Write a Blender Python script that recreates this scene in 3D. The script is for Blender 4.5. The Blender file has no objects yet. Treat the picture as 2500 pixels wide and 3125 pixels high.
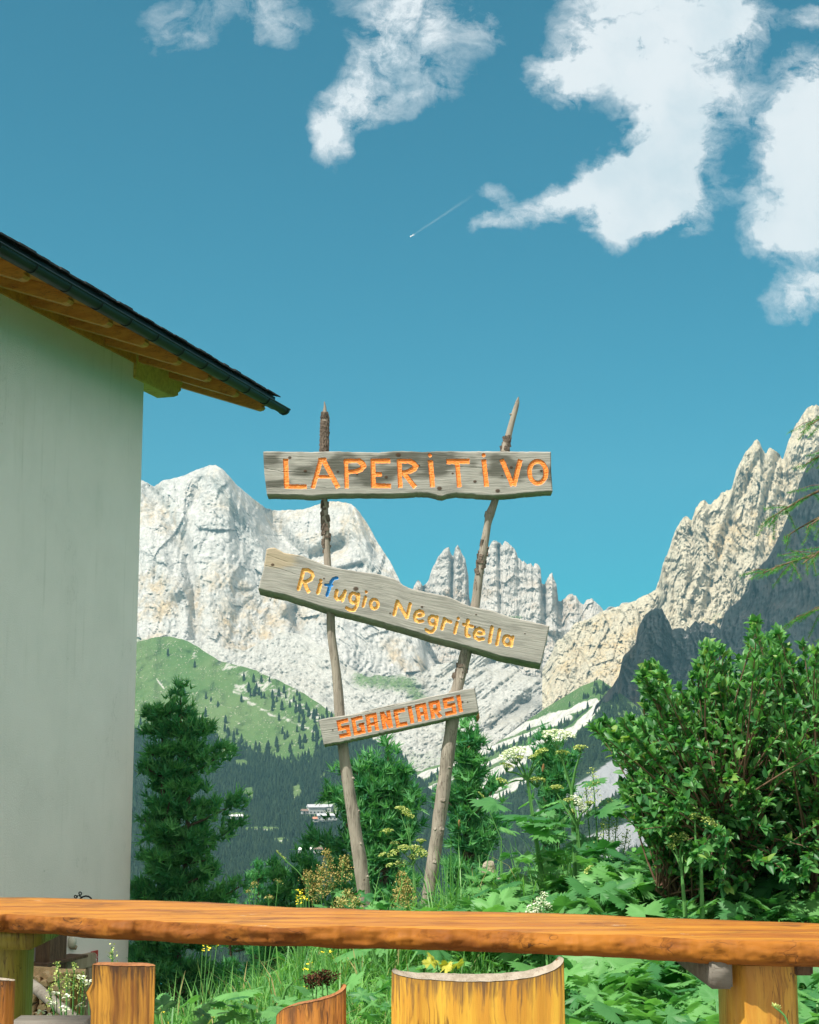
import bpy, bmesh, math, random
import numpy as np
from mathutils import Vector, Matrix
R = math.radians
rnd = random.Random(7)
rs = np.random.RandomState(11)
sc = bpy.context.scene
col = sc.collection

# ------------------------------------------------------------------ camera
FPX = 4800.0                      # focal length in photograph pixels (2500 x 3125)
PITCH = math.atan(768 / FPX)
EYE = np.array([0.0, 0.0, 1.22])
cam_d = bpy.data.cameras.new('camera'); cam = bpy.data.objects.new('camera', cam_d); col.objects.link(cam)
cam.location = EYE; cam.rotation_euler = (R(90) + PITCH, 0, 0)
cam_d.sensor_fit = 'VERTICAL'; cam_d.sensor_height = 24; cam_d.lens = 24 * FPX / 3125
cam_d.clip_start = 0.1; cam_d.clip_end = 60000
sc.camera = cam
sc.view_settings.view_transform = 'Standard'; sc.view_settings.look = 'None'
sc.view_settings.exposure = 0.62; sc.view_settings.gamma = 1

def ray(u, v):
    """direction (world, y component 1) seen at photograph pixel u, v"""
    cx = (np.asarray(u, float) - 1250) / FPX; cy = (1562.5 - np.asarray(v, float)) / FPX
    c, s = math.cos(PITCH), math.sin(PITCH)
    dx = cx; dy = c - cy * s; dz = s + cy * c
    return dx / dy, dz / dy
def at(u, v, Y):
    a, b = ray(u, v)
    return np.stack(np.broadcast_arrays(EYE[0] + a * Y, np.asarray(Y, float) + 0 * a, EYE[2] + b * Y), -1)
def at_z(u, v, z):
    a, b = ray(u, v)
    return at(u, v, (z - EYE[2]) / b)

# ------------------------------------------------------------------ sun and sky
SUN_EL, SUN_AZ = R(54), R(224)     # azimuth measured from +Y towards +X: behind the camera, to the left
SUN = np.array([math.sin(SUN_AZ) * math.cos(SUN_EL), math.cos(SUN_AZ) * math.cos(SUN_EL), math.sin(SUN_EL)])
sd = bpy.data.lights.new('sun', 'SUN'); sd.energy = 4.5; sd.angle = R(0.53); sd.color = (1.0, 0.95, 0.86)
so = bpy.data.objects.new('sun', sd); col.objects.link(so)
so.rotation_euler = Vector(-SUN).to_track_quat('-Z', 'Y').to_euler()

world = bpy.data.worlds.new('World'); sc.world = world; world.use_nodes = True
class NT:
    def __init__(s, nt): s.nt = nt
    def n(s, t, **k):
        nd = s.nt.nodes.new(t)
        for a, b in k.items():
            if a == 'i':
                for kk, vv in b.items():
                    if isinstance(vv, bpy.types.NodeSocket): s.nt.links.new(vv, nd.inputs[kk])
                    else: nd.inputs[kk].default_value = vv
            else: setattr(nd, a, b)
        return nd
    def l(s, a, b): s.nt.links.new(a, b)
    def m(s, op, a, b=None, c=None, clamp=False):
        i = {0: a}
        if b is not None: i[1] = b
        if c is not None: i[2] = c
        return s.n('ShaderNodeMath', operation=op, use_clamp=clamp, i=i).outputs[0]
    def vm(s, op, a, b=None):
        i = {0: a}
        if b is not None: i[1] = b
        nd = s.n('ShaderNodeVectorMath', operation=op, i=i)
        return nd.outputs['Value'] if op in ('LENGTH', 'DOT_PRODUCT') else nd.outputs[0]
    def mapr(s, x, a, b, c=0.0, d=1.0, smooth=True):
        return s.n('ShaderNodeMapRange', interpolation_type='SMOOTHSTEP' if smooth else 'LINEAR',
                   i={'Value': x, 'From Min': a, 'From Max': b, 'To Min': c, 'To Max': d}).outputs[0]
    def mix(s, f, a, b, bt='MIX'):
        def c4(x): return (*x, 1) if isinstance(x, tuple) and len(x) == 3 else x
        return s.n('ShaderNodeMix', data_type='RGBA', blend_type=bt, i={0: f, 6: c4(a), 7: c4(b)}).outputs[2]
    def noise(s, v, sc_=5, det=4, rough=0.55, dist=0.0, out='Fac'):
        return s.n('ShaderNodeTexNoise', i={'Vector': v, 'Scale': sc_, 'Detail': det, 'Roughness': rough, 'Distortion': dist}).outputs[out]
    def mapping(s, v, scale=(1, 1, 1), rot=(0, 0, 0), loc=(0, 0, 0)):
        return s.n('ShaderNodeMapping', i={'Vector': v, 'Scale': scale, 'Rotation': rot, 'Location': loc}).outputs[0]
    def coord(s, k='Object'): return s.n('ShaderNodeTexCoord').outputs[k]
    def attr(s, k, o='Fac'): return s.n('ShaderNodeAttribute', attribute_name=k).outputs[o]

def build_world():
    w = NT(world.node_tree); nt = world.node_tree; nt.nodes.clear()
    sky = w.n('ShaderNodeTexSky', sky_type='NISHITA', sun_disc=False, sun_elevation=SUN_EL, sun_rotation=SUN_AZ,
              altitude=1900, air_density=1.0, dust_density=1.0, ozone_density=1.6)
    sc_ = w.mix(1.0, sky.outputs[0], (0.03, 1.09, 1.09), 'MULTIPLY')
    d = w.coord('Generated')
    sx = w.n('ShaderNodeSeparateXYZ', i={0: d})
    yy = w.m('MAXIMUM', sx.outputs[1], 0.05)
    a = w.m('DIVIDE', sx.outputs[0], yy); b = w.m('DIVIDE', sx.outputs[2], yy)
    p = w.n('ShaderNodeCombineXYZ', i={0: a, 1: b, 2: 0.0}).outputs[0]
    n1 = w.noise(p, 16, 9, 0.62, out='Color')
    p2 = w.vm('ADD', p, w.vm('SCALE', w.vm('SUBTRACT', n1, (0.5, 0.5, 0.5)), None))
    for nd in nt.nodes:
        if nd.type == 'VECT_MATH' and nd.operation == 'SCALE': nd.inputs['Scale'].default_value = 0.05
    blobs = [  # centre x, y, radius x, y, turn (deg), weight in 1725-wide units
        (460, 0, 150, 55, 0, .42), (370, 85, 75, 55, 20, .34), (590, 50, 70, 60, 0, .56), (320, 40, 60, 50, 0, .24), (440, 70, 50, 50, 0, .22),
        (850, 15, 150, 90, 0, .78), (790, 140, 85, 95, 0, .74), (925, 130, 80, 120, 0, .5), (725, 235, 85, 70, 30, .72), (695, 305, 50, 60, 0, .7), (1025, 70, 38, 70, 0, .4), (860, 225, 100, 38, 25, .4),
        (1370, 30, 215, 130, 0, 1.1), (1250, 150, 130, 95, -15, .9), (1420, 200, 110, 150, 0, 1.0), (1550, 50, 80, 90, 0, .8),
        (1170, 165, 70, 60, 0, .6), (1390, 345, 125, 100, 10, 1.0), (1280, 395, 130, 72, 15, 1.05), (1350, 450, 110, 62, 0, .9), (1420, 400, 95, 85, 0, .7), (1130, 450, 110, 38, 22, .65), (1045, 420, 40, 30, 0, .5), (1050, 490, 50, 25, 10, .5), (1560, 200, 85, 85, 0, .6), (1310, 480, 50, 45, 0, .4),
        (1715, 210, 75, 130, 0, 1.0), (1670, 300, 95, 90, -20, .9), (1695, 400, 110, 110, 0, 1.0), (1625, 500, 75, 62, 0, .85), (1570, 415, 60, 45, 0, .45), (1715, 600, 90, 55, 20, .95), (1650, 640, 40, 40, 0, .4), (1700, 25, 60, 35, 0, .55), (1725, 480, 60, 70, 0, .8),
        (1900, 350, 160, 250, 0, 1.2), (2100, 80, 260, 120, 0, 1.1), (1000, -220, 420, 130, 0, 1.2), (-300, 150, 150, 60, 0, .7), (-500, -250, 260, 120, 0, 1)]
    tot = None
    for (x, y, rx, ry, rot, wt) in blobs:
        ca, cb = ray(x * 1.449, y * 1.449)
        q = w.vm('SUBTRACT', p2, (float(ca), float(cb), 0))
        q = w.mapping(q, scale=(FPX / 1.449 / rx, FPX / 1.449 / ry, 1)) if rot == 0 else \
            w.mapping(w.mapping(q, rot=(0, 0, R(-rot))), scale=(FPX / 1.449 / rx, FPX / 1.449 / ry, 1))
        g = w.mapr(w.vm('LENGTH', q), 1.62, 0.05, 0.0, wt)
        tot = g if tot is None else w.m('MAXIMUM', tot, g) if False else w.m('ADD', tot, g)
    tot = w.m('MINIMUM', tot, 1.35)
    nf = w.noise(p2, 24, 12, 0.70, 0.6)
    nw = w.noise(w.mapping(p, rot=(0, 0, .6), scale=(1, 1.7, 1)), 46, 8, 0.62, 0.9)
    nn = w.m('ADD', w.m('MULTIPLY', w.mapr(nf, .30, .70, 0, 1, False), .72), w.m('MULTIPLY', w.mapr(nw, .3, .7, 0, 1, False), .28))
    dens = w.m('ADD', w.m('MULTIPLY', w.m('POWER', tot, 1.2), w.m('ADD', w.m('MULTIPLY', nn, 2.6), -.42)), w.m('MULTIPLY', w.mapr(tot, .7, 1.3), .55))
    dens = w.m('MULTIPLY', dens, w.mapr(sx.outputs[1], 0.1, 0.3))
    al = w.mapr(dens, 0.16, 1.0, 0, 1, False)
    al = w.m('POWER', al, 0.95)
    sh = w.mapr(w.m('ADD', w.noise(w.mapping(p2, loc=(.3, .1, 0)), 11, 7, 0.6), 0.0), 0.40, 0.80)
    cc = w.mix(sh, (10.6, 10.8, 11.0), (7.6, 8.8, 9.5))
    # bright cloud added overhead and behind the view to fill the shade
    away = w.m('MAXIMUM', w.mapr(sx.outputs[1], 0.35, 0.0), w.mapr(sx.outputs[2], 0.55, 0.75))
    al2 = w.m('MULTIPLY', w.mapr(w.noise(w.mapping(d, scale=(1, 1, 1.6)), 2.4, 7, .58), .40, .54), away)
    al2 = w.m('MULTIPLY', al2, w.mapr(sx.outputs[2], 0.02, 0.12))
    fin = w.mix(w.m('MULTIPLY', al, 0.98), sc_, cc)
    fin = w.mix(al2, fin, (19.0, 17.0, 14.8))
    bg = w.n('ShaderNodeBackground', i={'Color': fin, 'Strength': 0.056})
    out = w.n('ShaderNodeOutputWorld'); w.l(bg.outputs[0], out.inputs[0])
build_world()

# ------------------------------------------------------------------ helpers
def tag(o, label=None, cat=None, group=None, kind=None):
    if label: o['label'] = label
    if cat: o['category'] = cat
    if group: o['group'] = group
    if kind: o['kind'] = kind
    return o
def empty(name, loc=(0, 0, 0), rz=0, label=None, cat=None, group=None):
    o = bpy.data.objects.new(name, None); col.objects.link(o); o.location = [float(c) for c in loc]; o.rotation_euler = (0, 0, rz)
    o.empty_display_size = .1
    return tag(o, label, cat, group)
def mesh_np(name, V, F, mat, parent=None, smooth=True, attrs=None, mats=None, midx=None):
    """V: (n,3) array; F: (m,4) or (m,3) array, or list of arrays of faces"""
    me = bpy.data.meshes.new(name)
    V = np.asarray(V, float)
    Fs = F if isinstance(F, list) else [F]
    Fs = [np.asarray(f, np.int64) for f in Fs if len(f)]
    me.vertices.add(len(V)); me.vertices.foreach_set('co', V.ravel())
    nl = sum(f.size for f in Fs); nf = sum(len(f) for f in Fs)
    me.loops.add(nl); me.polygons.add(nf)
    me.loops.foreach_set('vertex_index', np.concatenate([f.ravel() for f in Fs]))
    tot = np.concatenate([np.full(len(f), f.shape[1]) for f in Fs])
    st = np.concatenate([[0], np.cumsum(tot)[:-1]])
    me.polygons.foreach_set('loop_start', st); me.polygons.foreach_set('loop_total', tot)
    me.polygons.foreach_set('use_smooth', np.full(nf, smooth))
    me.update(calc_edges=True)
    for m in (mats or [mat]): me.materials.append(m)
    if midx is not None: me.polygons.foreach_set('material_index', np.asarray(midx))
    if attrs:
        for k, a in attrs.items():
            a = np.asarray(a, float)
            if a.ndim == 1:
                at_ = me.attributes.new(k, 'FLOAT', 'POINT'); at_.data.foreach_set('value', a)
            else:
                at_ = me.attributes.new(k, 'FLOAT_VECTOR', 'POINT'); at_.data.foreach_set('vector', a.ravel())
    me.validate()
    o = bpy.data.objects.new(name, me); col.objects.link(o)
    if parent: o.parent = parent
    return o
def grid_faces(nu, nv, wrapu=False, off=0):
    i = np.arange(nu if wrapu else nu - 1)[:, None]; j = np.arange(nv - 1)[None, :]
    i2 = (i + 1) % nu
    a = i * nv + j; b = i2 * nv + j; c = i2 * nv + j + 1; d = i * nv + j + 1
    return (np.stack(np.broadcast_arrays(a, b, c, d), -1).reshape(-1, 4)) + off
class MB:
    """collects simple solids into one mesh"""
    def __init__(s): s.V = []; s.F3 = []; s.F4 = []; s.n = 0; s.A = []
    def add(s, V, F, a=0.0):
        V = np.asarray(V, float); F = np.asarray(F)
        s.V.append(V); (s.F3 if F.shape[1] == 3 else s.F4).append(F + s.n); s.n += len(V)
        s.A.append(np.broadcast_to(np.asarray(a, float), (len(V),)).copy())
    def box(s, c, size, M=None, bev=0.0, a=0.0):
        x, y, z = [k / 2 for k in size]
        if bev > 0:
            b = min(bev, x * .9, y * .9, z * .9)
            bm = bmesh.new(); bmesh.ops.create_cube(bm, size=1)
            bmesh.ops.scale(bm, vec=(2 * x, 2 * y, 2 * z), verts=bm.verts)
            bmesh.ops.bevel(bm, geom=bm.edges[:], offset=b, segments=2, affect='EDGES')
            bmesh.ops.triangulate(bm, faces=bm.faces[:])
            bm.verts.ensure_lookup_table()
            V = np.array([v.co[:] for v in bm.verts]); F = np.array([[v.index for v in f.verts] for f in bm.faces]); bm.free()
        else:
            V = np.array([[i * x, j * y, k * z] for i in (-1, 1) for j in (-1, 1) for k in (-1, 1)])
            F = np.array([[0, 1, 3, 2], [4, 6, 7, 5], [0, 4, 5, 1], [2, 3, 7, 6], [0, 2, 6, 4], [1, 5, 7, 3]])
        if M is not None: V = V @ np.array(M)[:3, :3].T
        s.add(V + np.asarray(c), F, a)
    def tube(s, pts, rad, seg=8, cap=True, a=0.0, jit=0.0):
        P = np.asarray(pts, float); n = len(P); r = np.broadcast_to(np.asarray(rad, float), (n,))
        T = np.gradient(P, axis=0); T /= np.linalg.norm(T, axis=1)[:, None] + 1e-12
        up = np.array([0.0, 0, 1]) if abs(T[0][2]) < .9 else np.array([0, 1.0, 0])
        Vs = []; N = np.cross(T[0], up); N /= np.linalg.norm(N)
        th = np.arange(seg) / seg * 2 * math.pi
        for i in range(n):
            N = N - T[i] * (N @ T[i]); N /= np.linalg.norm(N) + 1e-12; B = np.cross(T[i], N)
            rr = r[i] * (1 + (rs.rand(seg) - .5) * jit)
            Vs.append(P[i] + (np.cos(th) * rr)[:, None] * N + (np.sin(th) * rr)[:, None] * B)
        V = np.concatenate(Vs)
        i = np.arange(n - 1)[:, None]; j = np.arange(seg)[None, :]; j2 = (j + 1) % seg
        F = np.stack(np.broadcast_arrays(i * seg + j, i * seg + j2, (i + 1) * seg + j2, (i + 1) * seg + j), -1).reshape(-1, 4)
        if np.ndim(a) == 1 and len(a) == n: a = np.repeat(a, seg)
        s.add(V, F, a)
        if cap:
            for e, c in ((0, P[0]), (n - 1, P[-1])):
                Vc = np.concatenate([Vs[e], [c]]); j = np.arange(seg)
                Fc = np.stack([j, (j + 1) % seg, np.full(seg, seg)], -1)
                if e == 0: Fc = Fc[:, ::-1]
                s.add(Vc, Fc, a if np.ndim(a) == 0 else 0)
    def build(s, name, mat, parent=None, smooth=True, attr=None):
        V = np.concatenate(s.V); F = []
        if s.F4: F.append(np.concatenate(s.F4))
        if s.F3: F.append(np.concatenate(s.F3))
        at_ = {attr: np.concatenate(s.A)} if attr else None
        return mesh_np(name, V, F, mat, parent, smooth, at_)

# numpy noise
def _hash(ix, iy, iz, seed):
    h = (ix.astype(np.int64) * 374761393 + iy.astype(np.int64) * 668265263 + iz.astype(np.int64) * 2147483647 + seed * 974711) & 0xffffffff
    h = ((h ^ (h >> 13)) * 1274126177) & 0xffffffff
    h = ((h ^ (h >> 16)) * 2246822519) & 0xffffffff
    return ((h ^ (h >> 15)) & 0xffff) / 65535.0
def vnoise(x, y, z=None, seed=0):
    x, y = np.broadcast_arrays(np.asarray(x, float), np.asarray(y, float))
    z = np.zeros_like(x) if z is None else np.broadcast_to(np.asarray(z, float), x.shape)
    ix, iy, iz = np.floor(x), np.floor(y), np.floor(z)
    fx, fy, fz = x - ix, y - iy, z - iz
    fx, fy, fz = [t * t * t * (t * (t * 6 - 15) + 10) for t in (fx, fy, fz)]
    o = 0
    for a in (0, 1):
        for b in (0, 1):
            for c in (0, 1):
                o = o + _hash(ix + a, iy + b, iz + c, seed) * (fx if a else 1 - fx) * (fy if b else 1 - fy) * (fz if c else 1 - fz)
    return o * 2 - 1
def fbm(x, y, oct=5, seed=0, gain=.5, ridged=False):
    s = 0; a = 1; n = 0; x = np.asarray(x, float); y = np.asarray(y, float)
    for k in range(oct):
        v = vnoise(x * 2 ** k * (1 + .03 * k) + 17.3 * k, y * 2 ** k + 9.1 * k, seed=seed + k)
        if ridged: v = 1 - 2 * np.abs(v)
        s = s + a * v; n += a; a *= gain
    return s / n
def facet(x, y, seed=0, tilt=.9):
    """blocky relief: every cell of a warped Voronoi pattern is a plane of its own"""
    x, y = np.broadcast_arrays(np.asarray(x, float), np.asarray(y, float))
    ix, iy = np.floor(x), np.floor(y); best = np.full(x.shape, 9e9); out = np.zeros(x.shape); z0 = np.zeros(x.shape)
    for a in (-1, 0, 1):
        for b in (-1, 0, 1):
            cx, cy = ix + a, iy + b
            px = cx + _hash(cx, cy, z0, seed); py = cy + _hash(cx, cy, z0, seed + 1)
            d_ = (x - px) ** 2 + (y - py) ** 2; m = d_ < best; best = np.where(m, d_, best)
            h = _hash(cx, cy, z0, seed + 2) * 2 - 1 + tilt * ((_hash(cx, cy, z0, seed + 3) * 2 - 1) * (x - px) + (_hash(cx, cy, z0, seed + 4) * 2 - 1) * (y - py)) * 2
            out = np.where(m, h, out)
    return out
def pinterp(x, pts):
    p = np.array(pts, float); return np.interp(x, p[:, 0], p[:, 1])
def seg_dist(x, y, pts):
    """distance to polyline"""
    d = np.full(np.shape(x), 1e9)
    for (a, b), (c, e) in zip(pts[:-1], pts[1:]):
        L = (c - a) ** 2 + (e - b) ** 2
        t = np.clip(((x - a) * (c - a) + (y - b) * (e - b)) / L, 0, 1)
        d = np.minimum(d, np.hypot(x - a - t * (c - a), y - b - t * (e - b)))
    return d
def sstep(x, a, b):
    t = np.clip((x - a) / (b - a), 0, 1); return t * t * (3 - 2 * t)

# ------------------------------------------------------------------ materials
def material(name, f):
    m = bpy.data.materials.new(name); m.use_nodes = True
    w = NT(m.node_tree); b = m.node_tree.nodes['Principled BSDF']
    f(w, b); return m
def bump(w, b, h, strength=.4, dist=.01):
    nd = w.n('ShaderNodeBump', i={'Height': h, 'Strength': strength, 'Distance': dist}); w.l(nd.outputs[0], b.inputs['Normal'])
def plain(name, c, rough=.6, var=.25, scale=8, spec=.3, metal=0, bmp=0, bd=.01):
    def f(w, b):
        n = w.noise(w.coord(), scale, 5)
        k = w.mapr(n, .3, .7, 1 - var, 1 + var, False)
        cc = w.mix(1.0, c, w.n('ShaderNodeCombineXYZ', i={0: k, 1: k, 2: k}).outputs[0], 'MULTIPLY')
        w.l(cc, b.inputs['Base Color']); b.inputs['Roughness'].default_value = rough
        b.inputs['Specular IOR Level'].default_value = spec; b.inputs['Metallic'].default_value = metal
        if bmp: bump(w, b, w.noise(w.coord(), scale * 3, 6), bmp, bd)
    return material(name, f)

def rock_mat(name, light, ochre, dark, ochre_amt=.5, dark_amt=.4, s=1.0, bumps=1.0, green=0.0):
    def f(w, b):
        g = w.n('ShaderNodeNewGeometry').outputs['Position']
        vs = w.mapping(g, scale=(s * .02, s * .02, s * .006))
        big = w.noise(w.mapping(g, scale=(.0045 * s, .0045 * s, .005 * s)), 1, 5, .6)
        streak = w.noise(vs, 1.6, 8, .65)
        streak2 = w.noise(w.mapping(g, scale=(s * .11, s * .11, s * .014)), 1, 5, .6)
        fine = w.noise(w.mapping(g, scale=(s * .09,) * 3), 1, 8, .7)
        lay = w.noise(w.mapping(g, scale=(s * .006, s * .006, s * .11)), 1, 4, .6)
        o = w.m('MULTIPLY', w.mapr(big, .46, .66), w.mapr(streak, .35, .68))
        o = w.m('MULTIPLY', o, ochre_amt * 1.6, clamp=True)
        c = w.mix(o, light, ochre)
        d = w.m('MULTIPLY', w.mapr(streak2, .5, .74), w.mapr(w.noise(w.mapping(g, scale=(.006 * s, .006 * s, .004 * s), loc=(5, 3, 1)), 1, 4), .42, .66))
        d = w.m('ADD', w.m('MULTIPLY', d, dark_amt * 1.4), w.m('MULTIPLY', w.attr('dark'), .75), clamp=True)
        c = w.mix(d, c, dark)
        k = w.m('MULTIPLY', w.mapr(fine, .3, .7, .60, 1.24, False), w.mapr(lay, .35, .65, .96, 1.03, False))
        c = w.mix(1.0, c, w.n('ShaderNodeCombineXYZ', i={0: k, 1: k, 2: k}).outputs[0], 'MULTIPLY')
        crack = w.n('ShaderNodeTexVoronoi', feature='DISTANCE_TO_EDGE', i={'Vector': w.vm('ADD', w.mapping(g, scale=(s * .05, s * .05, s * .022)), w.vm('MULTIPLY', w.noise(g, .04 * s, 4, out='Color'), (1.6, 1.6, 1.6))), 'Scale': 1.0}).outputs[0]
        c = w.mix(w.m('MULTIPLY', w.mapr(crack, .05, 0.0), w.mapr(fine, .4, .6, 0, .55)), c, dark)
        gm = w.attr('green')
        gm = w.mapr(w.m('ADD', gm, w.m('MULTIPLY', w.m('SUBTRACT', fine, .5), 1.6)), .35, .8)
        c = w.mix(gm, c, (.13, .20, .07))
        w.l(c, b.inputs['Base Color']); b.inputs['Roughness'].default_value = .95; b.inputs['Specular IOR Level'].default_value = .05
        h = w.m('ADD', w.m('MULTIPLY', streak2, .8), fine)
        h = w.m('ADD', h, w.m('MULTIPLY', streak, 2.0))
        bump(w, b, h, .75 * bumps, 4.0)
    return material(name, f)

def land_mat():
    def f(w, b):
        g = w.n('ShaderNodeNewGeometry').outputs['Position']
        n1 = w.noise(g, .012, 6, .6); n2 = w.noise(g, .09, 6, .7); n3 = w.noise(g, .45, 3, .6)
        gr = w.mix(w.mapr(n1, .35, .65), (.075, .145, .042), (.115, .175, .065))
        gr = w.mix(w.mapr(n2, .5, .75, 0, .7), gr, (.055, .095, .035))
        sc_ = w.mix(w.mapr(n2, .35, .65), (.62, .60, .55), (.42, .41, .37))
        rk = w.m('ADD', w.attr('rock'), w.m('MULTIPLY', w.m('SUBTRACT', n2, .5), 1.3))
        c = w.mix(w.mapr(rk, .42, .62), gr, sc_)
        fl = w.mapr(w.m('ADD', n3, w.m('MULTIPLY', n2, .5)), .88, .93)
        c = w.mix(w.m('MULTIPLY', fl, .6), c, (.55, .52, .42))
        fo = w.m('ADD', w.attr('wood'), w.m('MULTIPLY', w.m('SUBTRACT', n2, .5), .8))
        c = w.mix(w.mapr(fo, .4, .6), c, (.028, .05, .028))
        gs = w.attr('screeshade')
        c = w.mix(w.mapr(w.m('ADD', gs, w.m('MULTIPLY', w.m('SUBTRACT', n2, .5), .5)), .4, .6), c, (.30, .31, .325))  # shade on the scree put in as a darker grey
        w.l(c, b.inputs['Base Color']); b.inputs['Roughness'].default_value = 1; b.inputs['Specular IOR Level'].default_value = .03
        bump(w, b, w.m('ADD', n2, n3), .7, 3.0)
    return material('land', f)

def old_wood(name='weathered_wood'):
    """grey weathered board; attributes: gx, gy (grain space, metres), knot (0..1), dirt"""
    def f(w, b):
        v = w.n('ShaderNodeCombineXYZ', i={0: w.attr('gx'), 1: w.attr('gy'), 2: w.attr('gz')}).outputs[0]
        v = w.vm('ADD', v, w.vm('MULTIPLY', w.noise(v, 3.0, 3, out='Color'), (0, .02, 0)))
        g1 = w.noise(w.mapping(v, scale=(2.2, 75, 75)), 1, 6, .65)
        g2 = w.noise(w.mapping(v, scale=(5, 260, 260)), 1, 4, .6)
        g3 = w.noise(w.mapping(v, scale=(1.8, 9, 9)), 1, 4, .6)
        c = w.mix(w.mapr(g1, .35, .68), (.40, .385, .345), (.28, .265, .235))
        c = w.mix(w.mapr(g2, .54, .72, 0, .6), c, (.16, .148, .125))
        c = w.mix(w.mapr(g3, .45, .7, 0, .5), c, (.15, .15, .135))
        c = w.mix(w.mapr(w.m('ADD', w.attr('dirt'), w.m('MULTIPLY', w.m('SUBTRACT', g1, .5), .8)), .35, .9, 0, .85), c, (.075, .075, .06))
        c = w.mix(w.mapr(w.m('ADD', w.attr('warm'), w.m('MULTIPLY', w.m('SUBTRACT', g1, .5), 1.2)), .5, .9, 0, .7), c, (.42, .33, .21))
        c = w.mix(w.mapr(w.attr('knot'), .2, .7, 0, .9), c, (.06, .035, .022))
        w.l(c, b.inputs['Base Color']); b.inputs['Roughness'].default_value = .9; b.inputs['Specular IOR Level'].default_value = .15
        bump(w, b, w.m('ADD', g1, w.m('MULTIPLY', g2, .8)), .5, .0022)
    return material(name, f)

def paint(name, c1, c2, c3=None):
    def f(w, b):
        g = w.coord()
        n = w.noise(w.mapping(g, scale=(60, 60, 140)), 1, 5, .7)
        n2 = w.noise(g, 45, 3)
        c = w.mix(w.mapr(n, .35, .65), c1, c2)
        if c3: c = w.mix(w.mapr(n2, .55, .75, 0, .7), c, c3)
        w.l(c, b.inputs['Base Color']); b.inputs['Roughness'].default_value = .6
        bump(w, b, n, .5, .002)
    return material(name, f)

def varnished(name, c1, c2, c3, scale=(1.2, 14, 14), rough=.32, streak=1.0, axis_attr=None, bd=.004, crackc=(.05, .02, .008), coat=.3, worn=0.0, crw=.012, stain=None):
    def f(w, b):
        g = w.attr(axis_attr, 'Vector') if axis_attr else w.coord()
        gd = w.vm('ADD', g, w.vm('MULTIPLY', w.noise(g, 4, 3, out='Color'), (.05, .05, .05)))
        n1 = w.noise(w.mapping(gd, scale=scale), 1, 6, .6)
        n2 = w.noise(w.mapping(gd, scale=tuple(k * 5 for k in scale)), 1, 5, .65)
        n3 = w.noise(g, 5, 4, .6)
        c = w.mix(w.mapr(n1, .36, .64), c1, c2)
        c = w.mix(w.mapr(w.m('ADD', n2, w.m('MULTIPLY', w.m('SUBTRACT', n3, .5), .6)), .5, .72, 0, .8 * streak), c, c3)
        n4 = w.noise(w.mapping(gd, scale=tuple(k * 2.2 for k in scale), loc=(3, 7, 1)), 1, 2, .5)
        cr = w.mapr(w.m('ABSOLUTE', w.m('SUBTRACT', n4, .5)), crw, .0)
        cr = w.m('MULTIPLY', cr, w.mapr(n3, .45, .6))
        c = w.mix(w.m('MULTIPLY', cr, .8), c, crackc)
        sp = w.mapr(w.noise(g, 38, 2, .5), .73, .78)
        c = w.mix(w.m('MULTIPLY', sp, .7), c, crackc)
        if worn:
            wn = w.m('MULTIPLY', w.mapr(w.noise(w.mapping(gd, scale=(9, 40, 40), loc=(1, 2, 3)), 1, 5, .7), .66, .69), w.mapr(w.noise(g, 2.3, 2), .52, .6))
            c = w.mix(w.m('MULTIPLY', wn, worn), c, (.72, .62, .48))
        if stain: c = w.mix(w.m('MULTIPLY', w.mapr(w.m('ADD', w.attr('topness'), w.m('MULTIPLY', w.m('SUBTRACT', n2, .5), .35)), .93, 1.02), .8), c, stain)
        w.l(c, b.inputs['Base Color'])
        w.l(w.mapr(n2, .3, .7, rough - .07, rough + .2), b.inputs['Roughness'])
        b.inputs['Specular IOR Level'].default_value = .3; b.inputs['Coat Weight'].default_value = coat; b.inputs['Coat Roughness'].default_value = .22
        h = w.m('ADD', w.m('MULTIPLY', n1, 1.5), w.m('SUBTRACT', w.m('MULTIPLY', n2, .4), w.m('MULTIPLY', cr, .6)))
        bump(w, b, h, .6, bd)
    return material(name, f)

def leaf_mat(name, c1, c2, rough=.5, spec=.4, trans=.25, var=.5, sc_=3.0, c3=None):
    def f(w, b):
        g = w.n('ShaderNodeNewGeometry')
        n = w.noise(g.outputs['Position'], sc_, 3, .6)
        rr = w.attr('rv')
        c = w.mix(w.mapr(w.m('ADD', w.m('MULTIPLY', n, .5), w.m('MULTIPLY', rr, .5)), .3, .7), c1, c2)
        if c3: c = w.mix(w.mapr(rr, .93, .97), c, c3)
        w.l(c, b.inputs['Base Color']); b.inputs['Roughness'].default_value = rough
        b.inputs['Specular IOR Level'].default_value = spec
        if trans:
            tr = w.n('ShaderNodeBsdfTranslucent', i={'Color': w.mix(1.0, c, (1.3, 1.5, .7), 'MULTIPLY')})
            mx = w.n('ShaderNodeMixShader', i={0: trans}); w.l(b.outputs[0], mx.inputs[1]); w.l(tr.outputs[0], mx.inputs[2])
            w.l(mx.outputs[0], w.nt.nodes['Material Output'].inputs[0])
    return material(name, f)

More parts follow.
